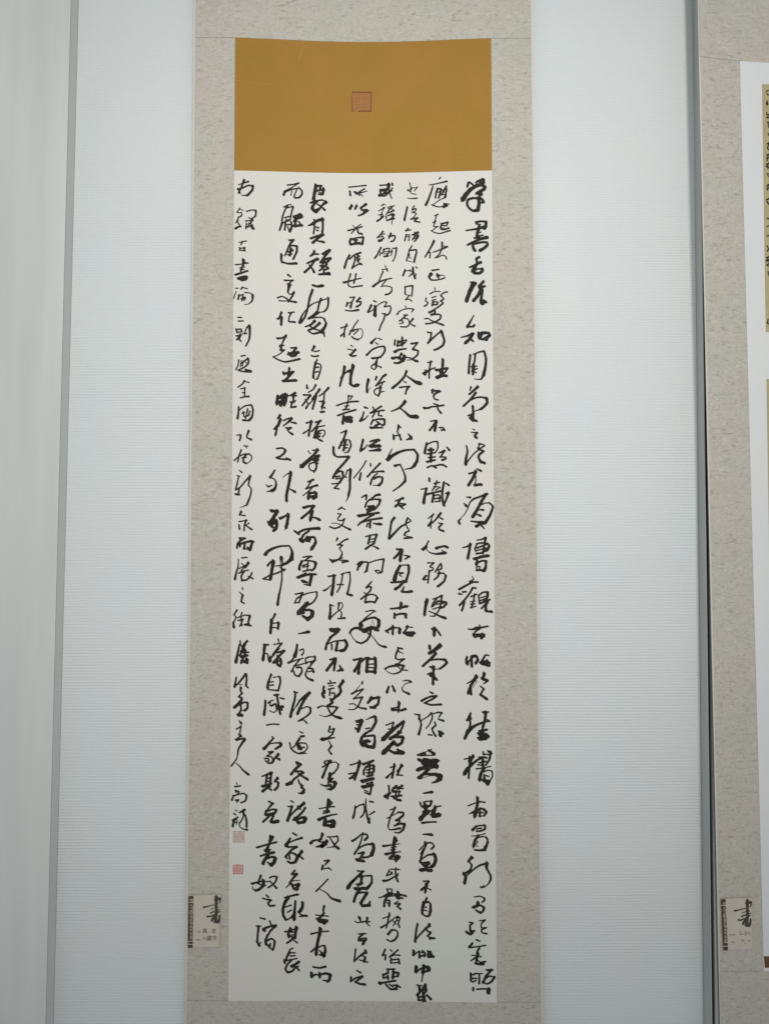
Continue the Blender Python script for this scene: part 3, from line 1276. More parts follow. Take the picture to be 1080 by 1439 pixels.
40/34 850,850 840,920 800,970
22 750,920 820,900
24 750,960 810,935
30/26 740,1000 880,945
34/26 850,960 800,1030 760,1070
34/44 850,970 820,1040 825,1100
34/40 825,1110 900,1115
c
20/30 20,120 -20,200
44/44 -60,240 -20,210
14/44 -20,230 30,280 120,305 250,290
30/14 250,280 200,250
40/26 130,225 180,210
30/40 150,210 250,195 280,210
c
24/22 5,430 90,430
28/22 90,430 40,480
22/24 40,490 80,500 80,525 40,545
28/26 30,540 20,620 10,710
40/22 -50,660 -20,610 20,620
24/20 -50,670 20,660
28/22 190,440 160,480 110,560
28/26 200,460 200,510 150,530
26/28 150,580 230,575 260,610
34/34 260,610 240,680 190,730 150,760
34/26 170,560 150,620 100,665
c
34/36 5,945 -25,985
44/40 0,950 -25,1050 -38,1155
22/28 80,940 140,920 205,890
28/22 130,935 80,1000 60,1050
30/22 205,890 190,1000 160,1100 100,1180
22/40 80,1040 150,970 260,985
40/22 265,1000 230,1050 180,1070
20 80,1080 200,1040
24/20 130,1010 220,1000
22/18 100,1175 70,1180 40,1175
20/44 25,1110 100,1140 180,1180 250,1205
@510 748
c
24/26 40,60 110,40 190,30
34/30 95,60 70,160
36/28 190,35 170,100 150,160
20 100,100 160,90
20 80,140 150,130
26/34 160,150 110,180 40,230
20/36 130,190 170,205 205,225
c
36/30 480,240 545,240
44/34 540,250 490,310 440,360
50/44 540,260 520,390
14/30 565,320 620,330
34/24 650,340 590,375
c
36/56 520,470 470,560 440,670
18/26 500,480 560,460 640,465
40/36 640,470 640,560 600,690
28 505,570 560,570
18/22 555,575 510,600 540,620
30/40 395,705 480,700 600,690
40/40 570,690 510,760 450,800
20/36 575,765 545,830
36/40 550,835 620,840 680,830
c
28/40 390,1075 490,1065 610,1040
44/36 535,1000 520,1070
40/36 445,1150 440,1200
28/40 450,1165 530,1145 595,1150
40 595,1160 600,1195
c
34/28 -50,430 -80,530
26 -80,450 -20,410
26/34 -50,480 0,420 70,425 60,480 50,540
34/20 50,540 20,565
20/26 90,425 180,395 290,375
28/28 290,390 275,480 265,550
26/22 265,560 210,575 170,540 220,535 235,555
c
20/34 120,690 80,740 50,775
28/26 80,765 115,770 100,820 40,880 -30,940
24 20,850 60,885
30/26 40,900 30,980
24/30 50,890 120,870 180,890 200,920
34/26 200,920 180,960 160,990
34/28 30,985 90,975 170,980
@415 748
c
30/20 590,85 575,120
28/22 735,95 690,110 640,145 590,180
22/24 590,180 655,175
24/22 660,180 620,230 650,270 655,310
26/30 655,310 620,370 540,410
30/26 490,385 520,425
26/20 490,390 560,390 660,360
20/36 610,390 670,395 730,405
30 660,425 710,410
c
28/30 465,620 560,605
40/44 540,610 530,750 510,870
30/16 400,820 440,800 500,745
20/24 640,590 700,570 760,560
24/22 665,580 650,680 620,780 585,840
24 590,735 670,735
24/30 760,560 770,660 750,780 730,860
40/40 735,870 785,885
c
30/44 490,1020 490,1120 480,1210
26/18 495,1020 540,1035
22/18 490,1205 570,1130 640,1080 665,1030 650,990 620,990
34/22 610,1000 600,1080
22/24 600,1085 650,1130 640,1190
22/34 600,1215 690,1205
c
20/26 990,1115 1080,1095 1120,1110
20/24 1100,1115 1000,1190 930,1260
60/44 920,1300 910,1360
26/40 930,1260 1030,1210 1120,1200 1170,1240
50/44 1170,1240 1170,1310 1120,1370
8 1080,1240 1060,1310
8 1090,1240 1110,1320
40/50 940,1380 1000,1360 1060,1340
44/30 910,1350 840,1345 790,1370 765,1410
16/20 765,1410 810,1490 860,1540
30/34 860,1540 920,1560 1000,1520 1045,1450 1060,1340
60/50 960,1385 1090,1340 1150,1370
26 980,1380 1040,1440
16/24 1060,1440 1110,1500 1160,1570
26/40 1160,1570 1210,1600 1260,1610
c
22/30 110,350 170,340 225,340
30/22 200,345 130,400
36/40 90,410 60,470 55,520
20/34 110,400 200,400 280,420
44/26 285,430 270,500 230,540
26/20 100,470 180,440
24/20 110,490 190,470
24/22 180,400 165,540
26/30 110,550 190,530 240,530
40/34 35,635 130,605 200,590 280,590
20 60,610 150,570
50/40 225,600 215,670 200,730
40/14 200,740 120,735
50/40 110,690 150,700
c
24/28 0,870 100,850
34/24 95,860 70,930 50,990
22/26 -10,990 20,930 70,900
22/24 -10,995 55,982
24/20 80,890 180,855 300,835
28/26 300,840 300,900 260,970 210,1010
30/24 200,1010 135,995
54/60 170,1000 100,1070 50,1130
36/44 100,1100 190,1090 240,1110
54/50 240,1120 230,1180 180,1210
60/40 170,1220 110,1180
40 60,1140 110,1130
@320 748
c
44/36 180,90 235,85
34/30 200,100 140,160 130,215
30/40 150,175 230,145 320,125 350,130
36/44 345,135 330,190 310,245
34/30 180,160 170,200
34/36 240,150 230,230
26 280,210 310,230
30 270,235 310,240
c
24 200,360 265,352
18/34 150,380 145,480 120,570 100,660
20/16 160,510 230,470 290,440
40/30 290,430 250,490
22 200,440 230,470
26/22 160,575 240,540 290,530
24/22 230,490 190,540
26/30 230,550 190,620 200,680
30/24 205,675 260,670 310,630 340,570
22/30 290,620 350,650
c
18/24 205,775 210,800
20/26 170,845 210,880
34/26 210,885 195,940 190,970
26/30 190,975 225,995
c
28/22 130,1095 90,1155
24/22 90,1160 115,1200 75,1280
30/40 80,1270 85,1330
24/20 200,1130 185,1170
22/18 140,1200 190,1180 250,1160
22/26 190,1190 190,1240 200,1310
24/20 150,1240 220,1220
24/22 210,1230 170,1320
26/22 250,1165 310,1170
36/28 310,1175 290,1260 300,1310
28/30 240,1300 320,1310
22 240,1295 290,1280
c
44/26 525,315 560,270 640,225 740,195 860,190
26/56 870,195 905,280 895,370
50/36 890,375 830,430 760,460
30/14 760,465 650,475
14/34 740,440 740,360 750,345
34/24 760,350 770,440
30/34 560,470 590,430 640,400
50/44 640,410 620,530 600,650
24/28 500,655 580,610 700,570 800,525
28/22 500,655 580,670
24/30 750,470 760,540 760,660 740,790 710,930
34/40 720,880 700,1010
24 740,500 800,525
c
34/26 665,1150 640,1200 610,1250
44/40 615,1240 600,1410
20/26 625,1280 715,1270
40/34 715,1275 705,1355
24/22 620,1335 710,1345
@600 874
c
20/44 575,100 630,105 700,85
36/26 690,85 780,75 850,60
26 735,50 740,90
30/24 740,90 670,140 650,180
50/40 660,190 670,210
40/44 700,180 790,180
60/40 780,190 760,225
34 670,200 760,200
c
30/50 560,490 550,530 560,580
24/44 580,560 650,480 680,480
40/40 690,480 710,530 680,580
40 620,500 625,620
36 640,480 690,490
26/34 860,470 820,465 790,510 760,560
50/60 760,580 850,600
34 840,540 800,580
44 800,560 860,570
c
50/44 690,765 660,820
40/40 655,815 610,900 575,1000
26/18 640,820 560,865
34/36 610,900 615,1010
10 700,830 640,920
44/40 800,725 780,800
50/44 780,800 840,820
34/16 840,830 790,870
30/26 755,910 790,940
30/30 795,940 770,980 745,1020
44/44 760,1030 830,1080
c
50/44 105,95 95,180
44 80,105 120,110
36/30 160,145 185,185
c
40/44 35,340 35,370
56/44 180,330 110,390 30,440
40/34 120,440 60,510 -20,580 -60,620
24/34 -30,590 40,540 140,525 230,530
44/30 250,535 275,570 230,620 180,655
24/16 180,660 110,665
36/34 50,635 95,640
40/40 90,630 85,740 80,870
24/40 5,735 60,720 90,740
60/50 60,750 120,800
c
24/34 40,985 70,1000
30/34 120,1040 60,1045 -20,1075 -80,1110
34/26 130,1040 70,1085 0,1120 -40,1140
30/34 -30,1140 50,1165 190,1160
@510 874
c
30/30 400,80 340,120
40/30 330,130 350,150
26/24 340,120 450,80 510,90
44/44 515,100 510,150
36/34 420,60 415,170
20 440,90 470,75
34/24 625,60 600,110 570,150
20/22 600,70 690,75
44/50 580,155 710,155
44 620,180 680,190
c
30/30 490,365 545,375
34/26 490,395 460,460 455,510
24/20 490,410 555,440
24/30 455,510 500,530 575,520
26/24 570,525 490,590
26/40 305,660 360,630 470,610
44/34 480,600 570,615
34/24 570,620 530,690 480,720
24/14 480,720 420,730 340,700 305,660
24/22 480,620 540,670 620,680
c
30/40 360,910 335,985
34/40 415,905 440,965
14/34 560,830 620,820 670,840
18/12 660,850 590,870 550,920
20/40 545,930 560,970 640,1010
c
44/30 505,1135 495,1260
26/22 400,1215 480,1200
36 410,1240 470,1235
34/40 530,1245 590,1225
c
34/30 -130,535 -20,510
34/40 -40,520 -70,600 -120,690
40/44 -50,580 -65,720
30/34 -70,600 30,510 80,505
44/44 60,520 50,700
44/44 170,510 175,600 165,710
34 80,520 170,520
24 80,595 160,590
24 80,640 160,645
40 50,695 160,700
@415 874
c
20/30 945,835 935,865
10/20 910,885 840,970 790,1010
28/26 790,1010 870,970 950,945
22/20 950,945 870,1030 815,1080
24/28 815,1080 940,1055
30/24 935,1060 905,1130 880,1190
24/16 880,1190 820,1230 745,1230
16/34 755,1155 820,1150 890,1200 985,1220
50/30 1070,1070 1015,1140
40 1060,1080 1170,1060
34/40 1170,1070 1160,1150 1100,1200
40 1060,1200 1110,1205
c
60/50 510,115 600,105
50/30 605,110 560,160 490,220
34/36 490,220 440,310 425,380
20/30 450,310 560,270 690,260
44/44 700,265 725,320 690,390 640,405
28/28 510,320 510,380
36/40 590,290 570,400
24 560,395 650,405
c
30/36 490,530 560,510
40/40 565,520 500,600 440,680
44/34 560,540 540,680
22/50 620,610 650,670
44/26 650,670 590,690
c
28/20 490,830 500,860
26 460,865 560,855
20 470,900 530,895
24 465,945 540,930
26 485,950 480,1030
26 510,1000 550,1000 550,1050
44/40 670,830 620,910
44/36 620,920 640,970 610,1020
40/30 610,1020 560,1060 500,1110
34/30 400,910 390,960 410,1000
36/44 410,970 380,1010 395,1050
40/34 500,1090 520,1130 450,1180
26/20 315,1205 370,1180 450,1190
30/30 450,1190 530,1190 590,1200
30/30 585,1210 530,1280 490,1310
26/12 490,1310 420,1330 340,1310
26/44 450,1200 500,1290 560,1330 630,1350
c
16/44 40,165 110,155 180,140
c
30/50 25,320 10,420 -10,480
22/24 60,400 110,380 115,430 90,465
30/26 0,470 -60,550 -100,570
24/20 -100,580 0,540 110,510
24/24 60,530 0,600 -60,700
30/30 20,640 80,640 90,700 50,760
30/30 50,765 0,750 -30,690
24/30 140,530 150,580
26/20 150,510 200,490 270,490
34/24 275,490 270,540 220,580
24 160,570 280,540
24/20 -20,620 100,590 200,560
28/24 260,550 190,640
26/40 180,650 240,660 250,695
20/40 170,660 140,740 170,790 240,820
20 180,700 230,690
c
34/22 -10,985 30,995
30/40 0,990 -10,1090 -40,1200 -70,1330
16 -80,1330 0,1200 60,1090
40/22 200,995 120,1050 50,1120 20,1180
40/40 190,1000 120,1100 60,1220 30,1290
18/26 90,1220 160,1190 210,1210
34/22 210,1210 210,1270 150,1330 60,1380
24/28 40,1395 110,1375 160,1420
@320 874
c
26/24 175,270 180,310
26/44 165,320 140,440 115,560
34/24 275,270 230,310 200,380
30/30 250,300 210,400 170,470
34 200,340 250,400 190,410
26 190,430 290,425
30/34 250,420 220,500 190,575
44/36 190,490 270,470
40/50 200,550 250,560
50/40 270,530 270,575
20/30 160,470 215,510
c
24/34 120,780 110,840 95,910
24/34 95,910 160,850 250,735
34/30 260,735 265,810 255,890
34/30 260,900 280,920
c
16 160,880 200,885
36/26 185,925 180,970 205,1000
28/26 200,1000 155,1050
26/44 155,1055 200,1070 170,1140
50/40 180,1130 130,1170 95,1200
24/30 180,1160 230,1130 270,1130
34/34 280,1140 275,1210 240,1245
20 200,1240 240,1245
30/30 180,1150 185,1240 150,1300
44/50 150,1310 190,1310
20/40 165,1390 185,1420
c
30/26 510,320 510,330 500,400
30/44 530,320 510,420 495,530
34/28 525,325 570,320
24/24 520,440 560,450 570,520
24/26 575,540 650,460 720,370
26/20 710,245 720,290
22 650,315 760,300
28/24 760,300 700,370 630,460
34/50 600,490 590,540
28/36 700,430 790,405
34/30 780,420 720,480 640,570
24/30 640,580 700,560
34/30 700,480 700,600
40/36 740,520 750,580 730,620
24 700,550 750,540
40 700,600 730,620
c
34/26 610,740 590,790
28/44 590,790 570,850 560,920
20/18 640,780 720,765
34/28 730,775 740,840 710,960
30/20 570,845 640,840
26 600,890 640,885
22/30 570,950 700,965
c
34/40 530,1110 525,1200 510,1300
26/20 570,1140 600,1110 640,1100
18 600,1130 590,1170
30/26 610,1180 670,1150 680,1190
30 655,1030 710,1020
34/36 690,1030 705,1120 720,1200 735,1290
30/30 745,1070 785,1080
44/40 770,1190 700,1210
50 700,1190 740,1220
20 590,1250 650,1270 700,1230
@600 1000
c
20/34 -175,35 -110,50
30/24 -110,50 -120,105
24/36 -105,90 -85,170 -100,250 -120,320
20/28 -100,90 -100,140 
24/16 55,20 20,60 -90,130
26/18 65,20 70,90 30,180 -15,235
20/30 90,30 150,10 200,15
28/20 200,20 165,80
30/36 165,110 225,128
26/34 105,150 120,190 70,240 90,300 115,340
26 20,325 65,330
50/40 180,290 215,305
50 180,325 185,335
c
26/44 610,20 590,80
50/36 600,90 560,120
34/30 595,110 605,170 590,240
34/26 785,10 855,5
44/36 820,10 810,110 780,220
24/50 870,130 760,160 650,210 570,280
50/40 570,280 530,370
20/36 835,110 865,130
40/36 740,275 780,265 830,255
60/70 740,320 790,330 830,340
60/56 740,380 810,375
44 780,260 780,330
c
20/30 520,670 580,655 650,640
40/30 645,620 600,720 580,930
36/40 600,640 590,700
26/50 810,640 720,670 640,730 560,810 525,870
24/34 785,565 790,600
24 790,600 850,600
36/44 860,560 890,580
40/26 890,570 870,680 830,740
24/34 730,640 800,640 830,650
26 730,720 830,700
44/36 780,680 780,780
24/20 690,805 800,790 890,770
24 710,750 830,750
40/44 800,790 750,880 735,960
20/24 790,850 850,825 905,835
24/20 910,840 915,910 880,970
26 800,890 860,910
36 800,920 810,970
56/44 800,970 860,980
30/20 820,1000 840,1035
40 870,980 850,1020
c
50/30 -40,590 -130,610
20/14 60,530 -30,570
40/50 30,550 90,590
22 -100,620 100,612
60/60 -20,680 80,700 130,690
50/40 -110,680 -60,690
60/70 100,700 120,760
60/50 130,760 30,780 -90,800 -130,820
60/60 -50,730 60,740
60/60 20,700 10,800
50/44 20,800 -30,860 -120,930
34/44 -120,930 -60,880 40,880 120,880
56/60 130,890 190,900 180,940
60/14 180,940 130,980 60,1005
14/10 -80,935 30,905 100,900
44 -110,930 -90,930
c
24/40 -50,1148 0,1140 65,1130
@510 1000
c
24/20 325,190 425,150
30/24 425,155 400,240 370,280
20 355,245 420,240
26/24 350,290 410,280
40/56 570,140 450,230 350,320 285,385
34/30 570,150 550,220 520,280
34/44 530,290 460,330 380,380
44/44 500,290 480,330
34/44 440,360 550,355
44/40 560,365 540,440 480,475
44/60 430,430 360,500 290,575
40/60 370,545 440,580 550,575
40/30 490,540 570,570
26 420,420 470,450
34 440,420 440,460
c
24 385,785 450,765
36/34 440,745 425,840 405,930
36/20 330,930 370,890 410,850
28/34 480,840 550,760
36/30 540,750 500,840 480,890
26/24 480,890 550,895
c
30/28 360,1045 365,1130 345,1220
50/30 315,1195 370,1150 380,1140
36/28 470,1045 420,1080 415,1110
26 440,1080 490,1070
34/30 550,1040 500,1070 490,1090
26/24 500,1085 560,1080
34/24 410,1110 480,1120
28/26 420,1130 520,1125
30/26 470,1120 460,1170
26/26 510,1120 500,1180
26/30 395,1190 460,1185 540,1180
50/44 440,1210 450,1220
40/40 480,1240 520,1245
24 450,1220 500,1190
@415 1000
c
44/40 865,140 930,120
50/44 930,130 905,200 880,270
24 865,185 910,190
36/30 850,240 890,260
14/34 990,115 1070,80 1110,70
44/36 1120,75 1130,140 1090,220 1060,265
24/20 990,240 1040,230
30/44 1060,260 980,310 930,370 920,440
44/50 920,440 940,470
30/34 950,350 1040,340 1100,335
34/44 1110,340 1115,420 1100,490
50/44 980,420 1030,415
60/50 980,460 1010,490 1090,500
30 960,440 1000,400
c
24/24 770,750 830,735 900,705
44/30 905,705 880,800 850,900 830,960
26/22 755,875 830,860
28/28 760,940 820,930
24/40 760,945 860,860
36/34 950,740 1020,715 1090,690
30/22 1060,710 990,780
26/34 990,775 960,830 960,880
20/24 990,790 1090,750
40/34 1100,760 1100,830 1070,880
24 1000,820 1080,800
24 1000,860 1090,850
30 1050,750 1030,880
34/30 1010,910 1080,895
50/44 940,980 1090,940
50/44 950,1060 1080,1030
24/20 1000,1010 1090,990
24 975,1110 1010,1120
36/30 1070,1000 1060,1100 1045,1160
36/24 1040,1160 980,1140
c
30/26 485,210 465,280
20 490,250 540,240
34/24 540,245 520,320
22 480,290 530,290
20/50 550,365 470,375 380,390
26/20 520,320 450,370
20/26 470,415 505,480
34/26 505,485 465,540
26/36 470,550 500,590
c
20/26 410,700 440,690 500,690
40 490,690 485,710
34/30 410,720 420,730
24/20 380,780 440,745 500,720
20 500,715 570,710 600,740
26/24 605,740 590,800 530,870
34/36 470,710 430,800 380,925
50/44 490,880 470,950
24/30 490,890 540,860
36/30 470,950 520,940
34/30 510,950 460,1000
26/34 470,990 540,990
50/40 560,1000 540,1060 490,1090
36/12 490,1095 430,1085
20/44 355,1020 410,1045 490,1035
c
24 65,285 105,300
34 80,350 115,345
36/30 60,380 10,450
26/20 10,450 90,440 150,450 170,500 130,560 60,580
60/50 50,490 70,520
24 40,530 120,500
24/30 -80,440 -60,520 -20,560
30/20 -20,560 40,590 150,585
24/20 10,460 -40,510
c
50/40 30,725 70,740
40/36 60,750 0,810 -60,880
26/20 -20,820 20,840
36/30 10,840 90,840 100,860
36/30 110,855 60,890 -20,950 -60,1010
50/44 -60,1000 -120,1025
36/40 50,880 100,910 165,950
24/40 40,960 60,1010 90,1040
30/26 90,1045 80,1065
28/44 80,1070 120,1090 110,1130
44/22 110,1130 75,1150 45,1145
@320 1000
c
22/28 165,135 185,160
24/20 125,245 190,205
26/22 185,205 170,310
24/40 155,320 180,340
26/20 180,350 140,370
36/24 120,395 180,385 240,375
c
36/24 240,390 190,460 150,530 140,600
20/24 140,600 120,670 50,765
16/40 115,725 170,770 210,820 285,880
c
24/26 550,190 620,175 715,180
c
30/26 630,360 640,375 590,430
30/44 590,430 550,480 510,520
18/26 530,500 600,450 680,440 740,440
44/30 745,450 740,480 670,525
34/24 580,570 635,560
26/22 635,565 590,600 545,625
24/26 550,625 620,640 640,690
36/26 640,690 620,720 570,725
26/26 520,660 570,660 575,690
20 530,690 570,700
18 530,700 570,725 610,730
40/30 710,600 670,650 640,670
26/40 670,640 720,670
c
20/40 480,910 540,890 610,860
34/30 550,890 540,970 530,1040
36/36 610,870 600,960 590,1050
24 550,940 600,930
24 550,985 600,975
40/34 490,1050 560,1030 610,1010
34/40 570,1060 540,1080 490,1120
30/34 560,1070 610,1100
40/30 700,935 660,980
26/24 660,985 710,990
36/34 710,1000 700,1060 660,1100
c
20 125,1005 130,1020
28/24 105,1055 175,1045
26 110,1110 115,1130
30/20 120,1115 160,1125 140,1150
24/30 80,1180 60,1240
24/26 80,1185 160,1160 230,1150 260,1180
30/24 265,1180 250,1250 190,1280
26 110,1245 150,1240
24 150,1245 130,1270
@600 1112
c
22/22 575,205 660,170 760,145
24/28 740,145 805,155
40/44 705,90 705,180 680,280 665,350
40/14 660,290 590,315
24/34 680,300 740,240 800,255
44/30 800,260 830,290 800,340
34 740,270 735,350
34 680,340 700,260
24 700,300 780,300
22 740,350 800,345
c
24/40 690,485 640,540
24/26 650,520 720,485 800,480
34/26 810,480 810,530 740,560 690,560
22/30 690,530 750,520
16/18 620,630 720,620 810,595
34/40 720,620 670,690 650,770
20/24 720,650 780,635 830,650
30/40 835,650 850,710 820,790
18 690,700 710,710 690,735
18 680,750 710,775
30/40 670,825 740,830 810,820
22 800,780 800,820
c
44/34 625,930 580,980
28/36 590,990 625,1040 600,1110 510,1165
44/44 520,1160 540,1200 525,1285
20/34 550,1190 650,1100 740,1040 830,1015
44/30 840,1010 830,1070 860,1130 890,1190 890,1240
30/12 890,1240 860,1300 800,1350
24/30 800,1345 755,1350
14 800,1320 770,1340
c
30/36 -100,160 -80,210 -40,230
24 -50,150 10,140 50,140
36/30 60,140 40,200 -20,230
50/50 -30,190 -20,250 -40,310
24 -70,210 20,200
44/60 -30,310 -90,385
26 -60,290 30,270
30/20 -40,350 20,290
24/20 190,205 120,220
44/60 115,220 90,290 80,340
60/60 80,340 120,345 160,330
18/14 0,330 50,280 90,240
34/26 -70,445 0,435 125,430
c
20/44 -60,605 0,605 60,610
c
24/20 -40,730 30,720
26/24 -30,710 -10,740 -60,820 -90,880
20/20 -110,825 -50,760 0,725
26/30 0,725 60,725 95,770 60,810
26/34 -20,760 -70,880 -100,990
20/34 -70,950 0,900 80,885
50/44 100,890 120,960 90,1040 60,1060
24 60,1060 0,1075
50/40 -60,1020 20,1000
44 20,1010 -20,1060
24 -60,1030 0,1040
50 -30,1050 0,1020
44/40 -90,1110 -20,1105 60,1110
30 -80,1090 -30,1090
30 0,1120 50,1125
c
26/24 -50,1265 10,1260
30/34 20,1265 -20,1330 -80,1385
44/34 -10,1310 -30,1415
20/24 0,1360 50,1385
@510 1112
c
20 380,260 440,240
30/24 450,225 420,290 380,370 350,490
18 335,380 430,330 500,295
30/34 500,295 565,300 560,340 500,390
34 510,385 460,410
22/18 470,410 520,415 440,485
26/40 440,485 520,455 580,460
40/20 580,465 560,540 500,585 440,575
18/34 350,500 370,540 440,535 520,520
c
50/40 450,660 430,740 420,860
24 450,670 480,690 450,720
34/16 285,770 390,755 510,738
22 400,790 460,780
22 390,825 450,815
40/16 320,885 420,860 530,850
34/44 440,870 380,940
50/60 450,925 490,920
60/34 480,930 460,980
24 400,950 450,960
c
22 395,1095 510,1098
20/24 370,1100 330,1185
20 370,1130 410,1140 370,1170
20 340,1185 410,1160
36/22 285,1260 350,1250 440,1200
24/34 460,1080 455,1170 485,1260
26 490,1160 460,1220
@415 1112
c
50/30 470,130 455,200 440,300
30/24 490,145 515,160 480,200
20/24 335,245 440,225 545,215
26 400,280 470,270
24 390,310 480,290
44/20 330,400 400,365 500,335 585,320
44/44 420,390 400,470
34/50 430,430 520,420
60/50 540,430 530,490 500,490
50 420,470 490,490
34 510,470 450,480
c
40/28 380,600 360,660 330,700
28/26 325,700 380,720 430,750
40/24 215,730 250,695 330,680
20 310,690 370,680
44/50 440,700 420,740 370,770
50/20 370,770 290,780
36 380,720 430,710
20/24 445,640 520,640 590,630
26/24 590,635 600,690 550,750
20/44 480,650 520,710 560,770 600,800
24/10 540,780 440,790
c
24/30 405,980 465,970
36/22 465,975 420,1030
36/26 385,1050 370,1100
20/24 380,1090 460,1080
30/14 470,1080 510,1110
c
26/34 840,210 830,300 810,370
20/26 840,240 890,200 960,180
24/24 960,180 970,260 950,330 915,365
16/40 990,110 990,240 1010,360 1035,430
40/14 1030,435 1045,370 
26/20 1110,285 1070,310 1040,330
30/30 1050,145 1085,150
10/12 980,140 985,200 975,300
c
20/30 950,580 920,700 880,800 830,880
34/20 800,700 860,660 930,600
26/34 930,605 1000,605 1015,640 980,680
16 960,690 1000,670
20/34 840,850 920,780 1010,745 1080,745
44/50 1090,745 1100,800 1070,890
30/34 1070,900 1010,925 940,930
26/34 885,875 950,860
34/30 960,860 900,950 870,970
50/44 870,965 950,980
24 940,930 900,950
c
26/26 -60,135 -30,155
24/26 -100,215 -40,210
34/40 -50,215 -80,320 -110,410
20/40 -100,390 -50,320 20,250 120,170
34/26 120,160 90,200 50,245
26 30,210 70,250
30/40 140,230 100,290 40,350 -20,400
40/50 0,380 40,440
26/44 20,400 90,370 130,370
50/44 140,380 120,430 70,440
@320 1112
c
20 110,265 130,275
22/28 85,310 105,325
26/16 140,365 60,405
30/34 90,400 70,490
20/18 70,420 130,395 125,460
22/20 90,440 115,435
24/34 165,300 235,260
26/20 225,265 215,370 165,450
34/30 215,300 250,350 265,430 265,500
20/20 165,440 165,490 210,530
20/34 210,530 270,540
c
30/34 580,145 630,170
34/24 630,170 580,230 540,290
36/30 540,280 525,330 560,340
24/34 560,280 620,255 680,260
34/26 680,265 660,310 600,340
24 560,320 650,300
36/30 600,320 560,370 495,430
36/36 640,340 610,420
44/50 610,430 650,435 700,420
c
36/30 600,630 590,700 570,780
30/34 600,630 640,640 600,700
24/20 580,700 610,690
30/30 410,790 530,755 680,715
36/30 560,790 530,830
30 520,830 590,820
26 530,850 580,845
26/40 460,910 550,880 640,860
40/44 570,890 520,960 495,1015
24/40 550,950 620,920 660,930
50/50 665,940 650,1000 610,1035
26/40 560,1000 600,1030
c
34/26 465,1185 440,1250 420,1290
26/34 420,1290 480,1320 520,1320
34/24 340,1300 410,1280 500,1260
44/36 500,1255 500,1320 440,1380 390,1395
26/14 390,1395 350,1370 350,1340
20/20 530,1270 580,1270
24/28 590,1215 640,1195 690,1200
30/24 690,1205 670,1270 620,1320 565,1355
20/36 590,1260 640,1310 680,1355
c
30/34 920,590 960,615
26/50 880,660 820,760
16/34 830,740 930,690 1040,655
30/24 840,785 970,775
34/30 970,780 900,820 810,920
24/44 850,870 920,870 980,910
44/36 980,920 950,990 890,1010 850,990
30 820,910 830,940
28/30 860,890 870,950
44/40 1040,845 1000,900
26/34 1000,900 1050,945
c
30/30 940,1115 900,1165
26/36 900,1165 970,1160
34/30 970,1165 910,1230 870,1290
30/16 940,1180 880,1290 820,1355
20/14 900,1260 1010,1250
40/40 900,1310 930,1370
24/40 920,1320 1000,1305
44/50 995,1310 970,1370
24 930,1365 970,1370
@600 1225
c
20/26 665,355 740,345 800,370
34/22 800,375 805,400 770,430
44/40 715,435 700,480 650,500
30/34 680,480 750,475 795,500
36/28 795,505 785,550 750,580
40/30 745,575 710,560 685,540
c
24/24 595,712 640,718
26/26 640,720 600,760 600,830
26/34 600,760 615,870
40/36 555,850 600,880 640,850
24/24 610,830 665,830
20/22 735,690 810,680
28/20 810,680 760,730 755,770
22/20 760,790 830,785
24/24 820,790 760,820 765,850
24/30 765,850 790,865 830,870
c
30/24 695,960 735,975
30/36 635,1005 590,1060
24/24 600,1065 700,1055 820,1035
26/34 735,1070 700,1130 710,1180
20/24 625,1175 680,1180 755,1195
44/30 710,1150 690,1250 690,1290
30/18 690,1200 610,1255
34/44 680,1290 730,1300 780,1295
24/30 715,1250 750,1275 810,1265
@510 1210
c
26 335,395 345,425
20/22 350,395 405,395 400,440
30/20 360,450 420,460 330,490 225,515
34/20 370,450 290,490
22/18 330,500 420,490 480,470
34/34 330,510 300,570 295,630
24/34 310,560 370,555 365,630
20 330,590 365,590
24/34 440,465 500,465 595,490
40/40 490,440 500,520
26/26 460,500 545,480
30 480,525 550,520
20/22 440,600 470,580 490,570
18/26 440,605 520,600
34/24 510,605 480,640
30/34 485,640 525,675
c
20/18 280,805 380,770
28/22 370,735 350,830 325,940
28/16 250,935 330,890 400,830 480,775
20/16 490,775 460,850 420,910
20 420,840 470,890
22/26 470,800 515,795 495,880 510,930
14 430,860 500,830
34/30 350,1030 390,980 410,965
26/30 390,975 450,970 485,1000 480,1060 440,1110
30/24 440,1110 390,1130 335,1105
c
28/26 310,1245 270,1330
24/30 280,1320 315,1320 310,1380
22 385,1250 405,1270
24/24 490,1250 430,1300 370,1350
20/26 390,1340 440,1320 510,1325
26/26 395,1370 385,1410 395,1430
26/26 400,1390 500,1380 505,1430
22/24 390,1435 500,1425
26/30 500,1380 510,1440
c
30/34 895,520 870,570 840,620
44/36 850,590 830,680 830,740
28/40 860,590 920,575 945,610 945,700
40/26 945,700 925,770 880,775 830,745
24 850,645 885,650
22 855,690 895,700
c
30/36 765,885 745,980 730,1130
22/34 735,1110 800,1030 880,950 930,905
40 930,890 930,910
30/30 880,950 905,985 945,1000
34/28 945,1010 910,1050
26/30 905,1055 940,1075 1000,1085
24 930,1095 990,1090
c
40/36 710,1265 705,1320
24/20 710,1325 780,1270 830,1290
26/34 790,1270 790,1355
36/30 840,1270 870,1300 860,1340
30 800,1340 860,1320
34/24 910,1270 955,1275
34/26 930,1280 905,1310
24/28 905,1310 960,1305
44/44 920,1340 980,1340
36 940,1300 920,1350
@415 1210
c
22/24 455,255 380,335 290,425
14/44 340,395 400,425 450,460 500,520 560,545 620,562
c
26/24 875,140 960,145
34/34 950,145 880,210 800,290
34/50 860,230 780,310 740,370
44/40 930,210 920,320
24/28 890,220 980,210 1060,205
28/44 1070,210 1070,300 1020,370 990,390
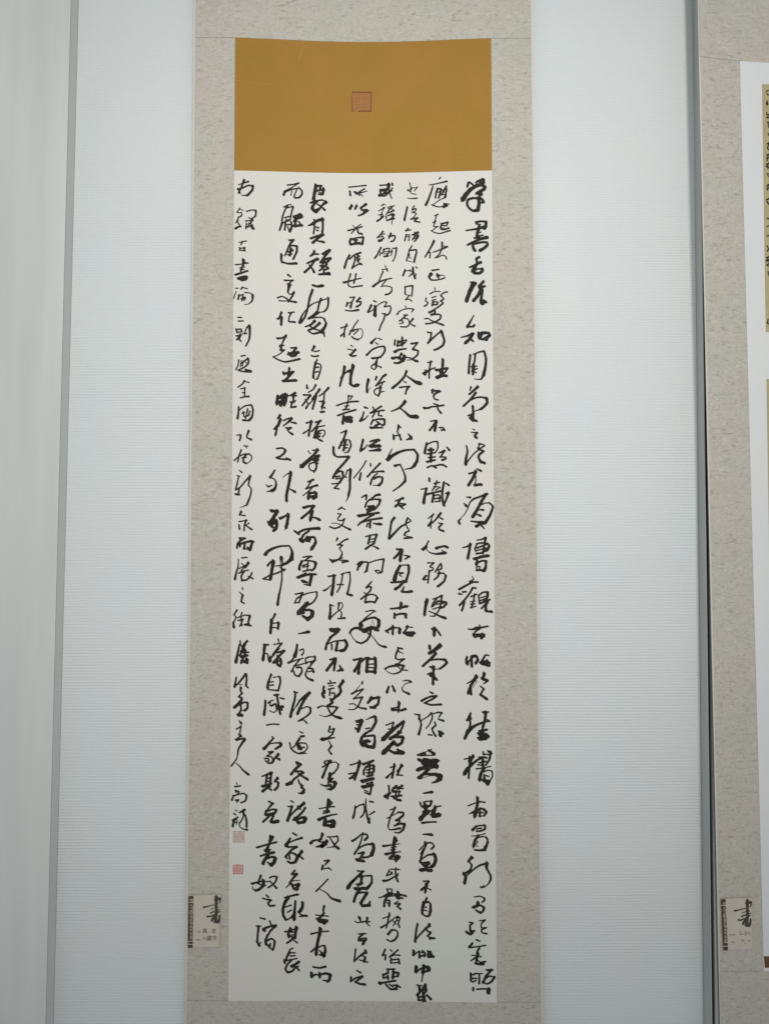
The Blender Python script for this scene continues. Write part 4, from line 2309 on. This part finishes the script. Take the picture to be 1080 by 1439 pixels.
30 860,330 940,310
44/44 840,390 900,390 960,380
24 900,330 850,400
44/36 900,400 850,480 820,570
30/30 880,450 960,440 1010,445
40/40 1005,450 960,520 920,590
44/44 920,600 940,630 1035,620
44/24 1035,620 1045,570
c
20/26 840,850 870,865 930,855
44/24 900,800 915,840
26/22 940,860 1000,840
34/34 1010,800 1000,860
20 1000,860 1045,850
24/20 1005,860 1015,890 1040,910
c
24 890,1025 985,1020
30/26 950,1025 890,1080 885,1120
24/24 900,1100 950,1085 995,1085
36/40 990,1095 950,1160
30 890,1120 950,1115
c
26/26 845,1240 835,1330 825,1410
24/36 830,1405 900,1340 990,1275
36 985,1260 990,1290
24/24 930,1325 980,1350
36/36 980,1355 960,1410
20/30 900,1390 1005,1420
c
34/26 405,635 390,690 400,740
30/34 400,730 360,780 320,830
22 290,760 350,765 455,775
20/26 290,815 380,770
44/44 340,850 380,830 440,840
50/44 400,870 440,840
30 340,850 380,870
c
50/40 350,955 340,1030
28/22 220,1025 330,1000 460,985
40/44 340,1020 310,1150 290,1310
34/24 300,1210 220,1275
24/24 310,1220 370,1190 410,1190
34/44 410,1195 420,1260 400,1330
22 340,1260 380,1290
26/30 340,1320 400,1330
36 370,1300 400,1310
@340 1230
c
24/34 340,280 365,300
26/34 295,325 350,340 400,350
34/26 400,350 370,390
34/30 370,400 390,430 455,425
c
24/34 600,315 690,290 780,270
44/40 650,310 600,390 575,480 580,560 610,620
20/24 600,450 690,420
22/24 640,520 690,490
24/24 620,630 680,600 720,550
30/50 750,365 740,480 730,610
40/44 850,385 850,440 820,500
26/22 830,480 800,500 790,520
24/34 790,520 840,560 910,570
30/24 910,570 810,580
c
24/30 255,600 320,615
26/20 205,715 265,715
34/30 235,720 220,840 215,940
34/40 215,940 240,985
24/16 240,980 265,940
26/26 390,645 410,690
50/30 310,770 330,740
34/34 310,750 390,720 475,705
36/26 470,715 400,780 360,850
30/40 360,840 330,920 340,970
30/30 350,920 420,890 460,930
34/30 460,930 450,1000 430,1050
30/26 370,1000 430,1050
24 370,980 400,990
24 400,960 380,1010
c
26/24 605,795 680,780 770,740
40/30 680,750 650,820 655,870
44/36 765,735 750,820 745,880
26 690,800 750,795
24 650,860 750,870
34/26 720,880 680,920 630,955
24/30 710,900 770,945
22 640,840 740,840
c
22/24 715,1025 670,1050 660,1110
34/30 665,1080 630,1150 620,1190
24 680,1090 740,1090
24 680,1135 740,1130
26/20 590,1210 620,1200 690,1185 770,1170
36 600,1195 600,1225
26/34 700,1190 640,1250 610,1320 640,1365
34/24 640,1365 700,1350 740,1310 790,1280
34/44 800,1215 740,1260 700,1280
22/34 700,1270 760,1290 795,1330
@570 1290 7.826
c
30/26 715,615 715,690
20/24 740,625 770,610 805,620 805,720
20 735,665 775,665
18 730,705 770,690
16 815,610 840,612
24/26 890,575 945,570
24/28 940,575 880,640 850,710
24/20 870,665 920,640 970,650
26/20 975,650 940,700 890,725 840,705
24/26 740,770 740,795
20/22 780,785 860,780 910,785
36/40 915,785 905,820
c
36/30 115,540 105,590
24/20 110,600 160,560 220,545
26/44 190,530 250,545 250,565
36 200,530 185,600
24 190,590 235,585
22/14 190,590 175,700
20/18 250,570 200,600
c
20/20 125,740 170,745
30/26 215,735 185,790 190,860 190,915
34/24 150,770 150,820 125,850
26 160,800 220,790
26/24 130,840 140,900
24 140,870 210,860
26/26 140,905 200,900
26/24 215,745 225,800 190,840
24/34 235,850 270,890
30 190,840 210,910
@430 1290 7.826
c
22/26 80,540 150,550 210,535
34/30 60,610 60,650
22/22 65,645 110,620 150,640
30 150,610 150,650
24/34 150,625 220,610 265,625
36/30 265,630 255,680 240,695
26/16 240,695 185,685
c
20/26 560,580 595,600
26/22 495,655 490,695
20/24 500,690 550,660 620,640
26/20 615,650 560,690 540,710
26/30 545,705 590,725 645,732
c
22 890,565 970,562
24 900,570 900,600
26/24 850,625 900,605
24/22 845,630 850,660
24/20 850,660 890,650
30 960,590 950,660
28/26 960,600 1015,605 1005,640
20 1000,640 960,650
24 900,640 900,670
24/24 800,720 860,710 980,690
30 810,710 815,725
26/24 880,735 900,760 930,785
24/30 930,785 990,780
24/20 920,735 950,755
20/24 960,740 1000,745 1030,760
30/20 1000,745 985,780
"""
INK2 = """@1050 100 7.2
c
12/16 185,205 205,195
14/18 190,225 205,240
c
12/26 195,300 193,330
12 185,330 205,335
10 193,335 195,350
c
14/16 190,420 192,440 212,438
16 190,470 216,468
12 204,445 202,468
c
12 195,520 215,515
16/12 205,515 208,570
c
14/16 205,630 214,650
c
14/20 195,735 215,725
18/16 212,730 200,775
14/18 195,780 215,795
c
14/20 190,850 215,840
22/14 195,880 216,875
16/14 205,845 195,905
c
18/20 190,945 215,930
20/14 190,965 212,975
14 203,935 203,985
c
12/14 195,1035 214,1040
14/10 200,1050 212,1070
c
14/20 190,1165 214,1150
18/14 195,1190 215,1180
14 205,1145 200,1205
c
18/20 190,1300 214,1290
20/18 195,1320 210,1345
@1050 290 7.2
c
16/18 195,120 215,125
c
12/16 190,205 215,195
14/18 192,300 214,295
c
14 195,400 210,430
14/18 195,455 205,440
c
16/20 190,520 214,510
24/22 190,548 216,540
14 200,515 205,560
c
18/20 195,590 212,580
12 195,600 214,605
c
14 205,660 214,700
c
14/16 205,1140 200,1170
16 195,1180 214,1190
"""

# ================================================================ the wall
TOPV, BOTV = -420, 1900
def lerp_edge(pts, v):
    if v <= pts[0][1]: (u0, v0), (u1, v1) = pts[0], pts[1]
    elif v >= pts[-1][1]: (u0, v0), (u1, v1) = pts[-2], pts[-1]
    else:
        for a, b in zip(pts, pts[1:]):
            if a[1] <= v <= b[1]: (u0, v0), (u1, v1) = a, b; break
    return u0 + (u1 - u0) * (v - v0) / (v1 - v0)
LEFT = [(111, 0), (75.5, 1439)]; RIGHT = [(972.5, 0), (988, 1439)]

pl0, pl1 = at(LEFT[0][0], 0), at(LEFT[1][0], 1439)
pr0, pr1 = at(RIGHT[0][0], 0), at(RIGHT[1][0], 1439)
def line_x(a, b, z): return a.x + (b.x - a.x) * (z - a.z) / (b.z - a.z)
ZT, ZB = at(540, TOPV).z, at(540, BOTV).z

PITCHR = 0.00525
def ribbed_board():
    bm = bmesh.new(); nrow = int((ZT - ZB) / PITCHR * 6); nc = 110; rows = []
    for j in range(nrow + 1):
        z = ZT + (ZB - ZT) * j / nrow
        xa, xb = line_x(pl0, pl1, z), line_x(pr0, pr1, z); r = []
        for i in range(nc + 1):
            x = xa + (xb - xa) * i / nc
            ph = (z + 0.0011 * noise(Vector((x * 5, z * 9, 3))) + 0.0005 * noise(Vector((x * 16, z * 30, 8)))) / PITCHR
            amp = 0.00034 * (1.35 - 0.45 * min(max((z - 0.6) / 1.0, 0), 1.9)) * (0.62 + 0.9 * noise(Vector((x * 6, z * 7, 0))) + 0.6 * noise(Vector((x * 4, math.floor(ph) * 1.7, 9))) + 1.1 * noise(Vector((x * 17, math.floor(ph) * 2.3, 4))))
            prof = math.sin(2 * math.pi * ph) + 0.35 * math.sin(4 * math.pi * ph + 0.8)
            y = -(amp * prof + 0.0006 * noise(Vector((x * 3, z * 3, 5))))
            r.append(bm.verts.new((x, y, z)))
        rows.append(r)
    for a, b in zip(rows, rows[1:]):
        for i in range(nc): bm.faces.new((a[i], b[i], b[i + 1], a[i + 1]))
    # back and rim, 18 mm board
    cs = []
    for r, e in ((rows[0], 0), (rows[-1], 0)):
        cs.append([bm.verts.new((r[0].co.x, 0.018, r[0].co.z)), bm.verts.new((r[-1].co.x, 0.018, r[-1].co.z))])
    bm.faces.new((cs[0][0], cs[0][1], cs[1][1], cs[1][0]))
    bm.faces.new([cs[0][1], cs[0][0]] + rows[0]); bm.faces.new([cs[1][0], cs[1][1]] + rows[-1][::-1])
    return bm
wb = obj('ribbed_wall_panel', ribbed_board(), M['wall'], None, True)
tag(wb, 'wide pale blue-white wall panel with fine horizontal ribs behind the long centre scroll', 'wall panel')

def prism(profile_top, profile_bot):
    """closed box-like solid between two outlines of (x,y) at two heights"""
    bm = bmesh.new(); (za, A), (zb, B) = profile_top, profile_bot
    n = len(A); K = 24; rings = []
    for k in range(K + 1):
        t = k / K
        rings.append([bm.verts.new((A[i][0] * (1 - t) + B[i][0] * t, A[i][1] * (1 - t) + B[i][1] * t, za * (1 - t) + zb * t)) for i in range(n)])
    for a, b in zip(rings, rings[1:]):
        for i in range(n):
            j = (i + 1) % n; bm.faces.new((a[i], a[j], b[j], b[i]))
    bm.faces.new(rings[0]); bm.faces.new(rings[-1][::-1])
    bmesh.ops.recalc_face_normals(bm, faces=bm.faces)
    return bm

# left boxed post: smooth front board plus the grey edge that turns back to the wall
FR = 0.031
fl0, fl1 = at(100.0, 0, -FR), at(64.5, 1439, -FR)
def at_z(a, b, z): return line_x(a, b, z)
post = thing('boxed_post', (at_z(fl0, fl1, ZB) - 0.3, -FR / 2, ZB), 'smooth pale grey boxed post standing proud at the far left of the wall', 'post')
def left_prof(z):
    xe = at_z(fl0, fl1, z); pts = []
    for i in range(15):
        d = i / 14 * 0.50
        cr = 0.0055 / (1 + math.exp(-(d - 0.075) / 0.010)) + 0.0015 * math.sin(d * 22)
        pts.append((xe - 0.0006 - d, -FR + cr + (0.001 if i == 0 else 0)))
    return pts + [(xe - 0.50, 0.02), (xe - 0.0006, 0.02)]
child('front_board', prism((ZT, left_prof(ZT)), (ZB, left_prof(ZB))), M['smooth'], post, True).data.polygons.foreach_set('use_smooth', [False] * (24 * 17 + 2))
def left_side(z):
    xe = at_z(fl0, fl1, z); xb = line_x(pl0, pl1, z)
    return [(xe, -FR + 0.0012), (xb - 0.0004, -0.0003), (xb - 0.0004, 0.019), (xe, 0.019)]
child('edge_strip', prism((ZT, left_side(ZT)), (ZB, left_side(ZB))), M['side'], post)

# right boxed post: grey side, black gap, grey front profile
g0, g1 = at(981, 0, -FR), at(999, 1439, -FR)
postr = thing('boxed_post', (at_z(g0, g1, ZB) + 0.3, -FR / 2, ZB), 'grey metal-edged boxed post with a black gap, behind the cut-off scroll at right', 'post')
def rs(z):
    xe = at_z(g0, g1, z); xb = line_x(pr0, pr1, z)
    return [(xb + 0.0004, -0.0003), (xe, -FR), (xe + 0.0012, -FR), (xe + 0.0012, 0.02), (xb + 0.0004, 0.02)]
child('edge_strip', prism((ZT, rs(ZT)), (ZB, rs(ZB))), M['side_right'], postr)
def gap(z):
    xe = at_z(g0, g1, z)
    return [(xe + 0.0014, -FR + 0.007), (xe + 0.0068, -FR + 0.007), (xe + 0.0068, 0.02), (xe + 0.0014, 0.02)]
child('gap_seal', prism((ZT, gap(ZT)), (ZB, gap(ZB))), M['rubber'], postr)
def rf(z):
    xe = at_z(g0, g1, z)
    return [(xe + 0.0070, -FR), (xe + 0.55, -FR), (xe + 0.55, 0.02), (xe + 0.0070, 0.02)]
child('front_board', prism((ZT, rf(ZT)), (ZB, rf(ZB))), M['side_right'], postr)

# ================================================================ the long centre scroll
XC = at(510, 720, -0.01).x
HW = 0.235
def surf1(x, z):
    u = min(abs(x - XC) / HW, 1.25)
    e = min(u, 1.0); e = e * e * (1.6 - 0.6 * e * e)
    top = min(max((z - 0.75) / 1.6, 0), 1.1)
    A = 0.0015 + 0.0095 * top
    wave = 0.0007 * noise(Vector((x * 3.5, z * 2.2, 1.3))) + 0.0003 * math.sin(z * 9 + x * 4)
    return 0.0065 + A * e + wave
scroll = thing('hanging_scroll', on(510, 1600, surf1), 'long hanging scroll of black running-script calligraphy under a gold silk header', 'scroll')
TL, TR, BL, BR = (275, 0), (745, 0), (261.5, 1439), (760.5, 1439)
def eL(v, o=0): return 275 - 13.3 * v / 1439 + o
def eR(v, o=0): return 745.3 + 15.2 * v / 1439 + o
def pL(v): return 330.3 - 9.6 * (v - 60) / 1345
def pR(v): return 689.8 + 7.8 * (v - 60) / 1345
vt, vb = -260, 1640
child('side_strip', sheet([(eL(50, .4), 50), (pL(50) + 3, 50), (pL(1412) + 3, 1412), (eL(1412, .4), 1412)], surf1, 0.0, 0.0004, 8, 90), M['brocade'], scroll, True)
child('side_strip', sheet([(pR(50) - 3, 50), (eR(50, -.4), 50), (eR(1412, -.4), 1412), (pR(1412) - 3, 1412)], surf1, 0.0, 0.0004, 8, 90), M['brocade'], scroll, True)
child('top_band', sheet([(eL(vt, .4), vt), (eR(vt, -.4), vt), (eR(54, -.4), 53.6), (eL(54, .4), 52.6)], surf1, 0.0007, 0.0003, 48, 20), M['brocade'], scroll, True)
child('bottom_band', sheet([(eL(1407, .4), 1406.5), (eR(1407, -.4), 1409.5), (eR(vb, -.4), vb), (eL(vb, .4), vb)], surf1, 0.0009, 0.0004, 48, 16), M['brocade'], scroll, True)
for a, b in ((-2.0, 0.35), (0, 0)):
    if a: child('edging', sheet([(eL(vt, a), vt), (eL(vt, b), vt), (eL(vb, b), vb), (eL(vb, a), vb)], surf1, 0.0002, 0.0004, 2, 110), M['edging'], scroll, True)
    else: child('edging', sheet([(eR(vt, -.35), vt), (eR(vt, 2.4), vt), (eR(vb, 2.4), vb), (eR(vb, -.35), vb)], surf1, 0.0002, 0.0004, 2, 110), M['edging'], scroll, True)
header = child('silk_header', sheet([(pL(50), 50), (pR(50), 50), (pR(241), 241), (pL(241), 241)], surf1, 0.00045, 0.0003, 44, 20), M['gold'], scroll, True)
paper = child('paper', sheet([(pL(240), 239.6), (pR(240), 239.6), (pR(1409), 1409), (pL(1409), 1409)], surf1, 0.00065, 0.0003, 44, 110), M['paper'], scroll, True)
LI = 0.0009
for st in ([(1.0, .7, [(425.5, 57), (425, 66), (423, 76), (420, 84)]), (.7, .9, [(423, 72), (419, 84)])],
           [(.7, 1.0, [(331, 113), (345, 114), (362, 117), (378, 118)]), (.9, .6, [(372, 111), (369, 117)])],
           [(1.6, .8, [(686, 57.5), (688, 61)])], [(1.2, .8, [(403, 57), (410, 58.5)]) ]):
    child('crease_mark', brush(st, surf1, LI - 0.0002, 0.75, 0.6), M['gold_crease'], header)
seal = child('seal_mark', sheet([(494.5, 129), (521.5, 129), (521.5, 156), (494.5, 156)], surf1, 0.00070, 0.00015, 6, 6), M['seal_fill'], header)
seal['label'] = 'square brown-red seal printed on the gold silk'
child('seal_border', brush([(2.0, 1.8, [(495, 129.3), (508, 129.6)]), (2.3, 2.3, [(505, 129.8), (521.3, 129.6)]), (1.8, 2.0, [(521.3, 130), (521, 143), (520.6, 156)]),
      (1.6, 1.9, [(494.3, 137), (494.5, 155)]), (1.9, 1.4, [(494.3, 155.5), (497, 155.8)]), (2.2, 2.0, [(504, 156), (521, 156)]), (.8, .8, [(494.6, 131), (494.4, 136)])], surf1, LI, 1, .25), M['seal_brown'], header)
child('seal_script', brush([(.7, .7, [(498, 133), (505, 133), (505, 138), (499, 138)]), (.7, .7, [(508, 133), (517, 133)]), (.6, .6, [(512, 132), (512, 142)]), (.6, .6, [(508, 138), (517, 138), (517, 144)]),
      (.7, .7, [(498, 142), (505, 142)]), (.6, .6, [(501, 140), (501, 151)]), (.6, .6, [(498, 147), (505, 147), (505, 152), (498, 152)]), (.7, .6, [(508, 147), (517, 147)]), (.7, .6, [(508, 151), (517, 151)]), (.6, .6, [(510, 144), (510, 152)])],
      surf1, LI, .8, .3), mat('seal_script_paste', (0.30, 0.125, 0.04), 0.7), header)

for strokes in parse(INK):
    child('ink_character', brush(strokes, surf1, LI, 1.06, 0.13, True), M['ink'], paper)

# two artist's seals below the signature
s1 = child('seal_mark', sheet([(327.6, 1168), (343.6, 1168), (343.4, 1184), (327.4, 1184)], surf1, 0.00078, 0.0001, 4, 4), M['seal_pink'], paper)
s1['label'] = 'faint pink square seal directly under the signature'
def frame(x0, y0, x1, y1, w): return [(w, w, [(x0, y0), (x1, y0)]), (w, w, [(x1, y0), (x1, y1)]), (w, w, [(x1, y1), (x0, y1)]), (w, w, [(x0, y1), (x0, y0)])]
child('seal_lines', brush(frame(328, 1168.4, 343.2, 1183.6, .8) + [(.7, .7, [(331, 1170), (331, 1181)]), (.7, .7, [(333.5, 1171), (333.5, 1182)]), (.6, .6, [(329.5, 1176), (334, 1177)]), (.7, .7, [(336, 1169), (336, 1183)]),
      (.9, .7, [(338, 1171), (342, 1171)]), (.7, .7, [(338, 1174), (342, 1174)]), (.7, .7, [(338, 1177), (342, 1177.5)]), (1.2, .9, [(341, 1175.5), (341, 1178)]), (.7, .7, [(338, 1180.5), (342, 1180)]), (.6, .6, [(339, 1171), (339, 1181)])],
      surf1, LI + .0001, .85, .3), M['seal_pink2'], paper)
s2 = child('seal_mark', sheet([(327.2, 1215), (341.6, 1215), (341.4, 1228.6), (327.2, 1228.6)], surf1, 0.00078, 0.0001, 4, 4), M['seal_rose'], paper)
s2['label'] = 'rose red square seal, the lower of the two under the signature'
child('seal_lines', brush([(1.1, 1.2, [(328, 1217), (328, 1228.3)]), (1.2, 1.2, [(328, 1228.3), (330.5, 1228)]), (1.2, 1.4, [(341, 1216.5), (341.2, 1223), (341, 1228)]), (1.2, 1.0, [(341, 1228), (339, 1228)]),
      (.8, .8, [(328, 1215.8), (335, 1215.4), (340.5, 1216)]), (.9, .8, [(332.5, 1215.5), (334, 1219), (332, 1222.5)]), (.8, .8, [(335.5, 1217), (334.5, 1220)]), (.8, .8, [(329, 1220), (332, 1220)]), (.8, .8, [(329.5, 1223.5), (332, 1224)]),
      (1.0, .9, [(332, 1222.5), (332, 1227)]), (1.0, 1.0, [(332, 1227.4), (337.5, 1227.4)]), (.9, .9, [(337.5, 1227), (338, 1221), (338, 1217.5)]), (.8, .7, [(334, 1224), (337, 1221.5)]), (.7, .7, [(334, 1225), (337, 1225)])],
      surf1, LI + .0001, .9, .3), M['seal_red'], paper)

# ================================================================ exhibition cards
FONT_OK = True
def text_bm(s, u, v, h, surf, lift):
    """one printed word, h photograph pixels high, its centre at (u,v)"""
    cu = bpy.data.curves.new('t', 'FONT'); cu.body = s; cu.size = 1; cu.align_x = 'CENTER'; cu.align_y = 'CENTER'; cu.resolution_u = 2
    o = bpy.data.objects.new('t', cu); C.objects.link(o)
    dg = bpy.context.evaluated_depsgraph_get(); me = bpy.data.meshes.new_from_object(o.evaluated_get(dg))
    bm = bmesh.new(); bm.from_mesh(me)
    bpy.data.objects.remove(o); bpy.data.meshes.remove(me); bpy.data.curves.remove(cu)
    c = on(u, v, surf, lift); k = h * (c.y - CAM.y) / FPX * 1.05
    xs = [q.co.x for q in bm.verts]; ys = [q.co.y for q in bm.verts]
    mx, my = (min(xs) + max(xs)) / 2, (min(ys) + max(ys)) / 2; hh = max(ys) - min(ys)
    k /= hh
    for q in bm.verts:
        x, z = c.x + (q.co.x - mx) * k, c.z + (q.co.y - my) * k
        q.co = (x, -(surf(x, z) + lift), z)
    return bm

BIGSHU = """@0 0
c
76/66 742,165 745,215
34/60 705,215 815,200
40/20 812,205 820,255 800,300
66/60 745,210 738,350 745,470 735,570
38/18 470,380 560,360 650,335 720,325
24/16 790,380 765,385
20/18 630,420 700,400
34/22 620,500 690,470 760,440 815,430
38/30 545,575 610,575 680,545 760,500 800,470
50/40 648,660 660,620 690,575
60/50 700,600 725,690
50/44 735,590 745,700
42/60 808,560 800,640 780,690
30 690,590 660,640
40 700,690 780,700
"""
STRIP = """@0 0
c
18 190,205 245,205
18 180,225 240,225
16/20 190,250 240,250 235,290
14 195,270 230,270
18/14 205,310 185,360
14/22 205,310 240,365
16 185,385 240,385 240,440 185,440
14 200,410 230,410
18 180,470 240,470 240,510 180,510 180,470
18 210,455 210,540
16 180,560 240,560
16 210,555 210,610
16 185,585 240,585
14 185,605 240,610
16 185,640 235,635
16 210,630 205,680
14 180,660 240,660
16 180,700 240,700
16 210,690 210,740
14 185,720 240,720
14 190,740 235,740
18 210,765 185,820
16/20 205,785 240,820
16 185,785 235,780
16 185,850 240,850
18 210,835 190,890
14/20 210,850 240,895
14 185,925 240,925
14 190,945 235,945
16 210,920 210,970
14 185,970 240,970
16 185,1000 240,1000
14 190,1020 235,1020
16 190,1000 185,1060
14/18 205,1030 240,1065
14 190,1045 240,1045
"""
def shift(chars, f): return [(a * f[2], b * f[2], [f[3](x, y) for x, y in p]) for ch in chars for a, b, p in ch]

def card(name_words, region_words, surf, lift, corners, label, big, strip_poly, skew, extra):
    base = on(*corners[3], surf, lift)
    t = thing('exhibit_card', base, label, 'card', 'exhibition name cards on the scrolls')
    child('card_board', sheet(corners, surf, lift + 0.0018, 0.0009, 6, 8), M['card'], t)
    child('brown_strip', sheet(strip_poly, surf, lift + 0.00195, 0.0001, 2, 8), M['card_strip'], t)
    child('printed_character', brush(big, surf, lift + 0.00210, 1, .2), M['card_ink'], t)
    child('strip_lettering', brush(skew, surf, lift + 0.00215, .8, .2), M['card_light'], t)
    for s, u, v, h, m in name_words: child('printed_word', text_bm(s, u, v, h, surf, lift + 0.0021), M[m], t)
    if extra: child('printed_word', brush(extra, surf, lift + 0.0021, 1, .3), M['card_grey'], t)
    return t

def thread(pts, surf, lift, r, parent):
    bm = bmesh.new(); P = [on(u, v, surf, lift + h + (0.001 if h > 0 else 0)) for u, v, h in pts]; rings = []
    for i, p in enumerate(P):
        d = (P[min(i + 1, len(P) - 1)] - P[max(i - 1, 0)]).normalized()
        s = d.cross(Vector((0, 1, 0))).normalized(); q = d.cross(s)
        rings.append([bm.verts.new(p + (s * math.cos(a) + q * math.sin(a)) * r) for a in [k * math.pi / 3 for k in range(6)]])
    for a, b in zip(rings, rings[1:]):
        for k in range(6): bm.faces.new((a[k], a[(k + 1) % 6], b[(k + 1) % 6], b[k]))
    bm.faces.new(rings[0]); bm.faces.new(rings[-1][::-1]); bmesh.ops.recalc_face_normals(bm, faces=bm.faces)
    return child('binding_thread', bm, M['thread'], parent, True)

f1 = lambda x, y: (255 + x / 15.14, 1250 + y / 15.14)
k1 = 1 / 15.14
P10 = lambda txt: parse(txt.replace('@0 0', '@0 0 1'))
big1 = [(a * k1, b * k1, [f1(x, y) for x, y in p]) for ch in P10(BIGSHU) for a, b, p in ch]
str1 = [(a * k1, b * k1, [f1(x, y) for x, y in p]) for ch in P10(STRIP) for a, b, p in ch]
cl = card([('高', 287.8, 1308, 6.2, 'card_ink'), ('龙', 300.5, 1308, 6.0, 'card_ink'), ('作者', 279, 1309.5, 2.8, 'card_grey'), ('地区', 278.5, 1320.6, 2.8, 'card_grey'),
      ('内', 288, 1319, 5.6, 'card_grey'), ('蒙', 294.6, 1318.5, 6.8, 'card_ink'), ('古', 301.8, 1317.5, 5.6, 'card_ink')], None, surf1, 0.0004,
      [(265, 1258.5), (309.5, 1257.5), (308, 1330.5), (264, 1332)], 'beige name card with a brush-written character, pinned low on the centre scroll', big1,
      [(265, 1259.5), (272, 1259), (271, 1332), (264, 1332)], str1, None)
thread([(262.5, 1268.6, .0), (265, 1268.2, .0016), (272, 1267.8, .0018), (277, 1266.5, .0012), (278.4, 1264, .0011), (276, 1263, .0012), (268, 1264, .0016)], surf1, 0.0005, 0.00042, cl)
thread([(260.8, 1326.8, .0), (264, 1326.8, .0018), (272, 1327, .002), (277, 1326.6, .0013), (279, 1324.5, .0012), (276, 1323, .0012), (268, 1322.6, .002), (264, 1323.4, .0012)], surf1, 0.0005, 0.0005, cl)

# ================================================================ the cut-off scroll at the right
X2 = at(996, 720, -0.04).x
def surf2(x, z):
    t = min(max((x - X2 + 0.02) / 0.17, 0), 1)
    top = min(max((z - 0.6) / 1.7, 0), 1.1)
    return 0.034 + (0.003 + 0.011 * top) * (1 - t) ** 2 + 0.0005 * noise(Vector((x * 4, z * 2.5, 7)))
scroll2 = thing('hanging_scroll', on(1100, 1600, surf2), 'second hanging scroll, cut off by the right edge, white mount with a tan silk strip', 'scroll')
def e2(v, o=0): return 980 + 32 * v / 1439 + o
def p2(v, o=0): return 1036.5 + 34 * max(v, 0) / 1340 + o if v > 0 else 1036.5 + o
XR = 1330
child('side_strip', sheet([(e2(78, .8), 78), (p2(78, 2), 78), (p2(1370, 2), 1370), (e2(1370, .8), 1370)], surf2, 0, .0004, 6, 80), M['brocade'], scroll2, True)
child('side_strip', sheet([(1280, 100), (XR, 100), (XR + 30, 1370), (1310, 1370)], surf2, 0, .0004, 4, 40), M['brocade'], scroll2, True)
child('top_band', sheet([(e2(vt, .8), vt), (XR, vt), (XR, 97), (e2(79, .8), 79)], surf2, .0007, .0003, 40, 20), M['brocade'], scroll2, True)
child('bottom_band', sheet([(e2(1367, .8), 1366), (XR + 30, 1366), (XR + 30, vb), (e2(vb, .8), vb)], surf2, .0009, .0004, 30, 16), M['brocade'], scroll2, True)
child('edging', sheet([(e2(vt, -1.0), vt), (e2(vt, .9), vt), (e2(vb, .9), vb), (e2(vb, -1.0), vb)], surf2, .0002, .0004, 2, 110), M['edging'], scroll2, True)
mount = child('white_mount', sheet([(1038.5, 79), (1290, 93), (1320, 1369), (1072.5, 1369)], surf2, .0005, .0003, 30, 80), M['white_paper'], scroll2, True)
strip1 = child('tan_silk_strip', sheet([(1070, 118), (1262, 124), (1268, 466), (1075.3, 466.5)], surf2, .0009, .0003, 12, 24), M['tan_silk'], scroll2, True)
strip2 = child('tan_silk_strip', sheet([(1076.3, 532.5), (1268, 534), (1290, 1300), (1089, 1300)], surf2, .0009, .0003, 12, 40), M['tan_silk'], scroll2, True)
child('brown_patch', sheet([(1072.5, 1344), (1120, 1344), (1121, 1360), (1074, 1360)], surf2, .0009, .0003, 4, 4), M['brown_silk'], scroll2)
for strokes in parse(INK2):
    child('ink_character', brush(strokes, surf2, .00105, 1), M['ink'], strip1)

f2 = lambda x, y: (1010 + x / 15.14, 1250 + y / 15.14)
def m2(x, y):                       # the same print, a little lower and leaning with its card
    return f2((x - 150) * 0.93 + 40 + (y - 130) * 0.045, (y - 130) * 0.985 + 205)
def m2b(x, y): return f2(x - 145, y + 75)
big2 = [(a * k1, b * k1, [m2b(x, y) for x, y in p]) for ch in P10(BIGSHU) for a, b, p in ch]
str2 = [(a * k1, b * k1, [m2(x, y) for x, y in p]) for ch in P10(STRIP) for a, b, p in ch]
EX = P10("""@0 0
c
16 440,920 460,960
14 430,900 470,895
14 430,960 490,955
18 540,900 575,915
16 530,930 575,925 560,965
14 530,965 580,960
18 620,920 640,960
14 600,930 655,920
12 655,965 680,975
14 470,1070 500,1065
16 480,1065 500,1110
12 510,1080 520,1100
14 540,1135 545,1150
14 610,1090 650,1085
12 630,1075 635,1105
12 220,960 265,960
14 225,975 255,970
12 285,955 325,955
14 290,975 325,970
14 250,1120 330,1115
12 290,1105 300,1150
14 305,1140 330,1140
""")
ex2 = [(a * k1, b * k1, [f2(x, y) for x, y in p]) for ch in EX for a, b, p in ch]
cr = card([], None, surf2, 0.0004, [(1012.2, 1263.5), (1055.5, 1261.5), (1056.5, 1333), (1015.5, 1335.8)], 'beige name card with a dark brush character, pinned low on the right scroll', big2,
      [(1012.2, 1263.8), (1018.6, 1263.4), (1022.2, 1335.4), (1015.6, 1335.8)], str2, ex2)
thread([(1010.8, 1272.6, .0), (1013, 1272.4, .0016), (1020, 1272.2, .0018), (1024.5, 1271, .0012), (1025.8, 1269, .0012), (1023, 1268.2, .0012), (1018, 1268.4, .0016)], surf2, .0005, .00042, cr)
thread([(1012.5, 1330, .0), (1016, 1329.8, .0016), (1022, 1329.6, .0018), (1026, 1328.4, .0012), (1025.4, 1325.2, .0012), (1021, 1324.6, .0018), (1017, 1324.6, .0014)], surf2, .0005, .00042, cr)
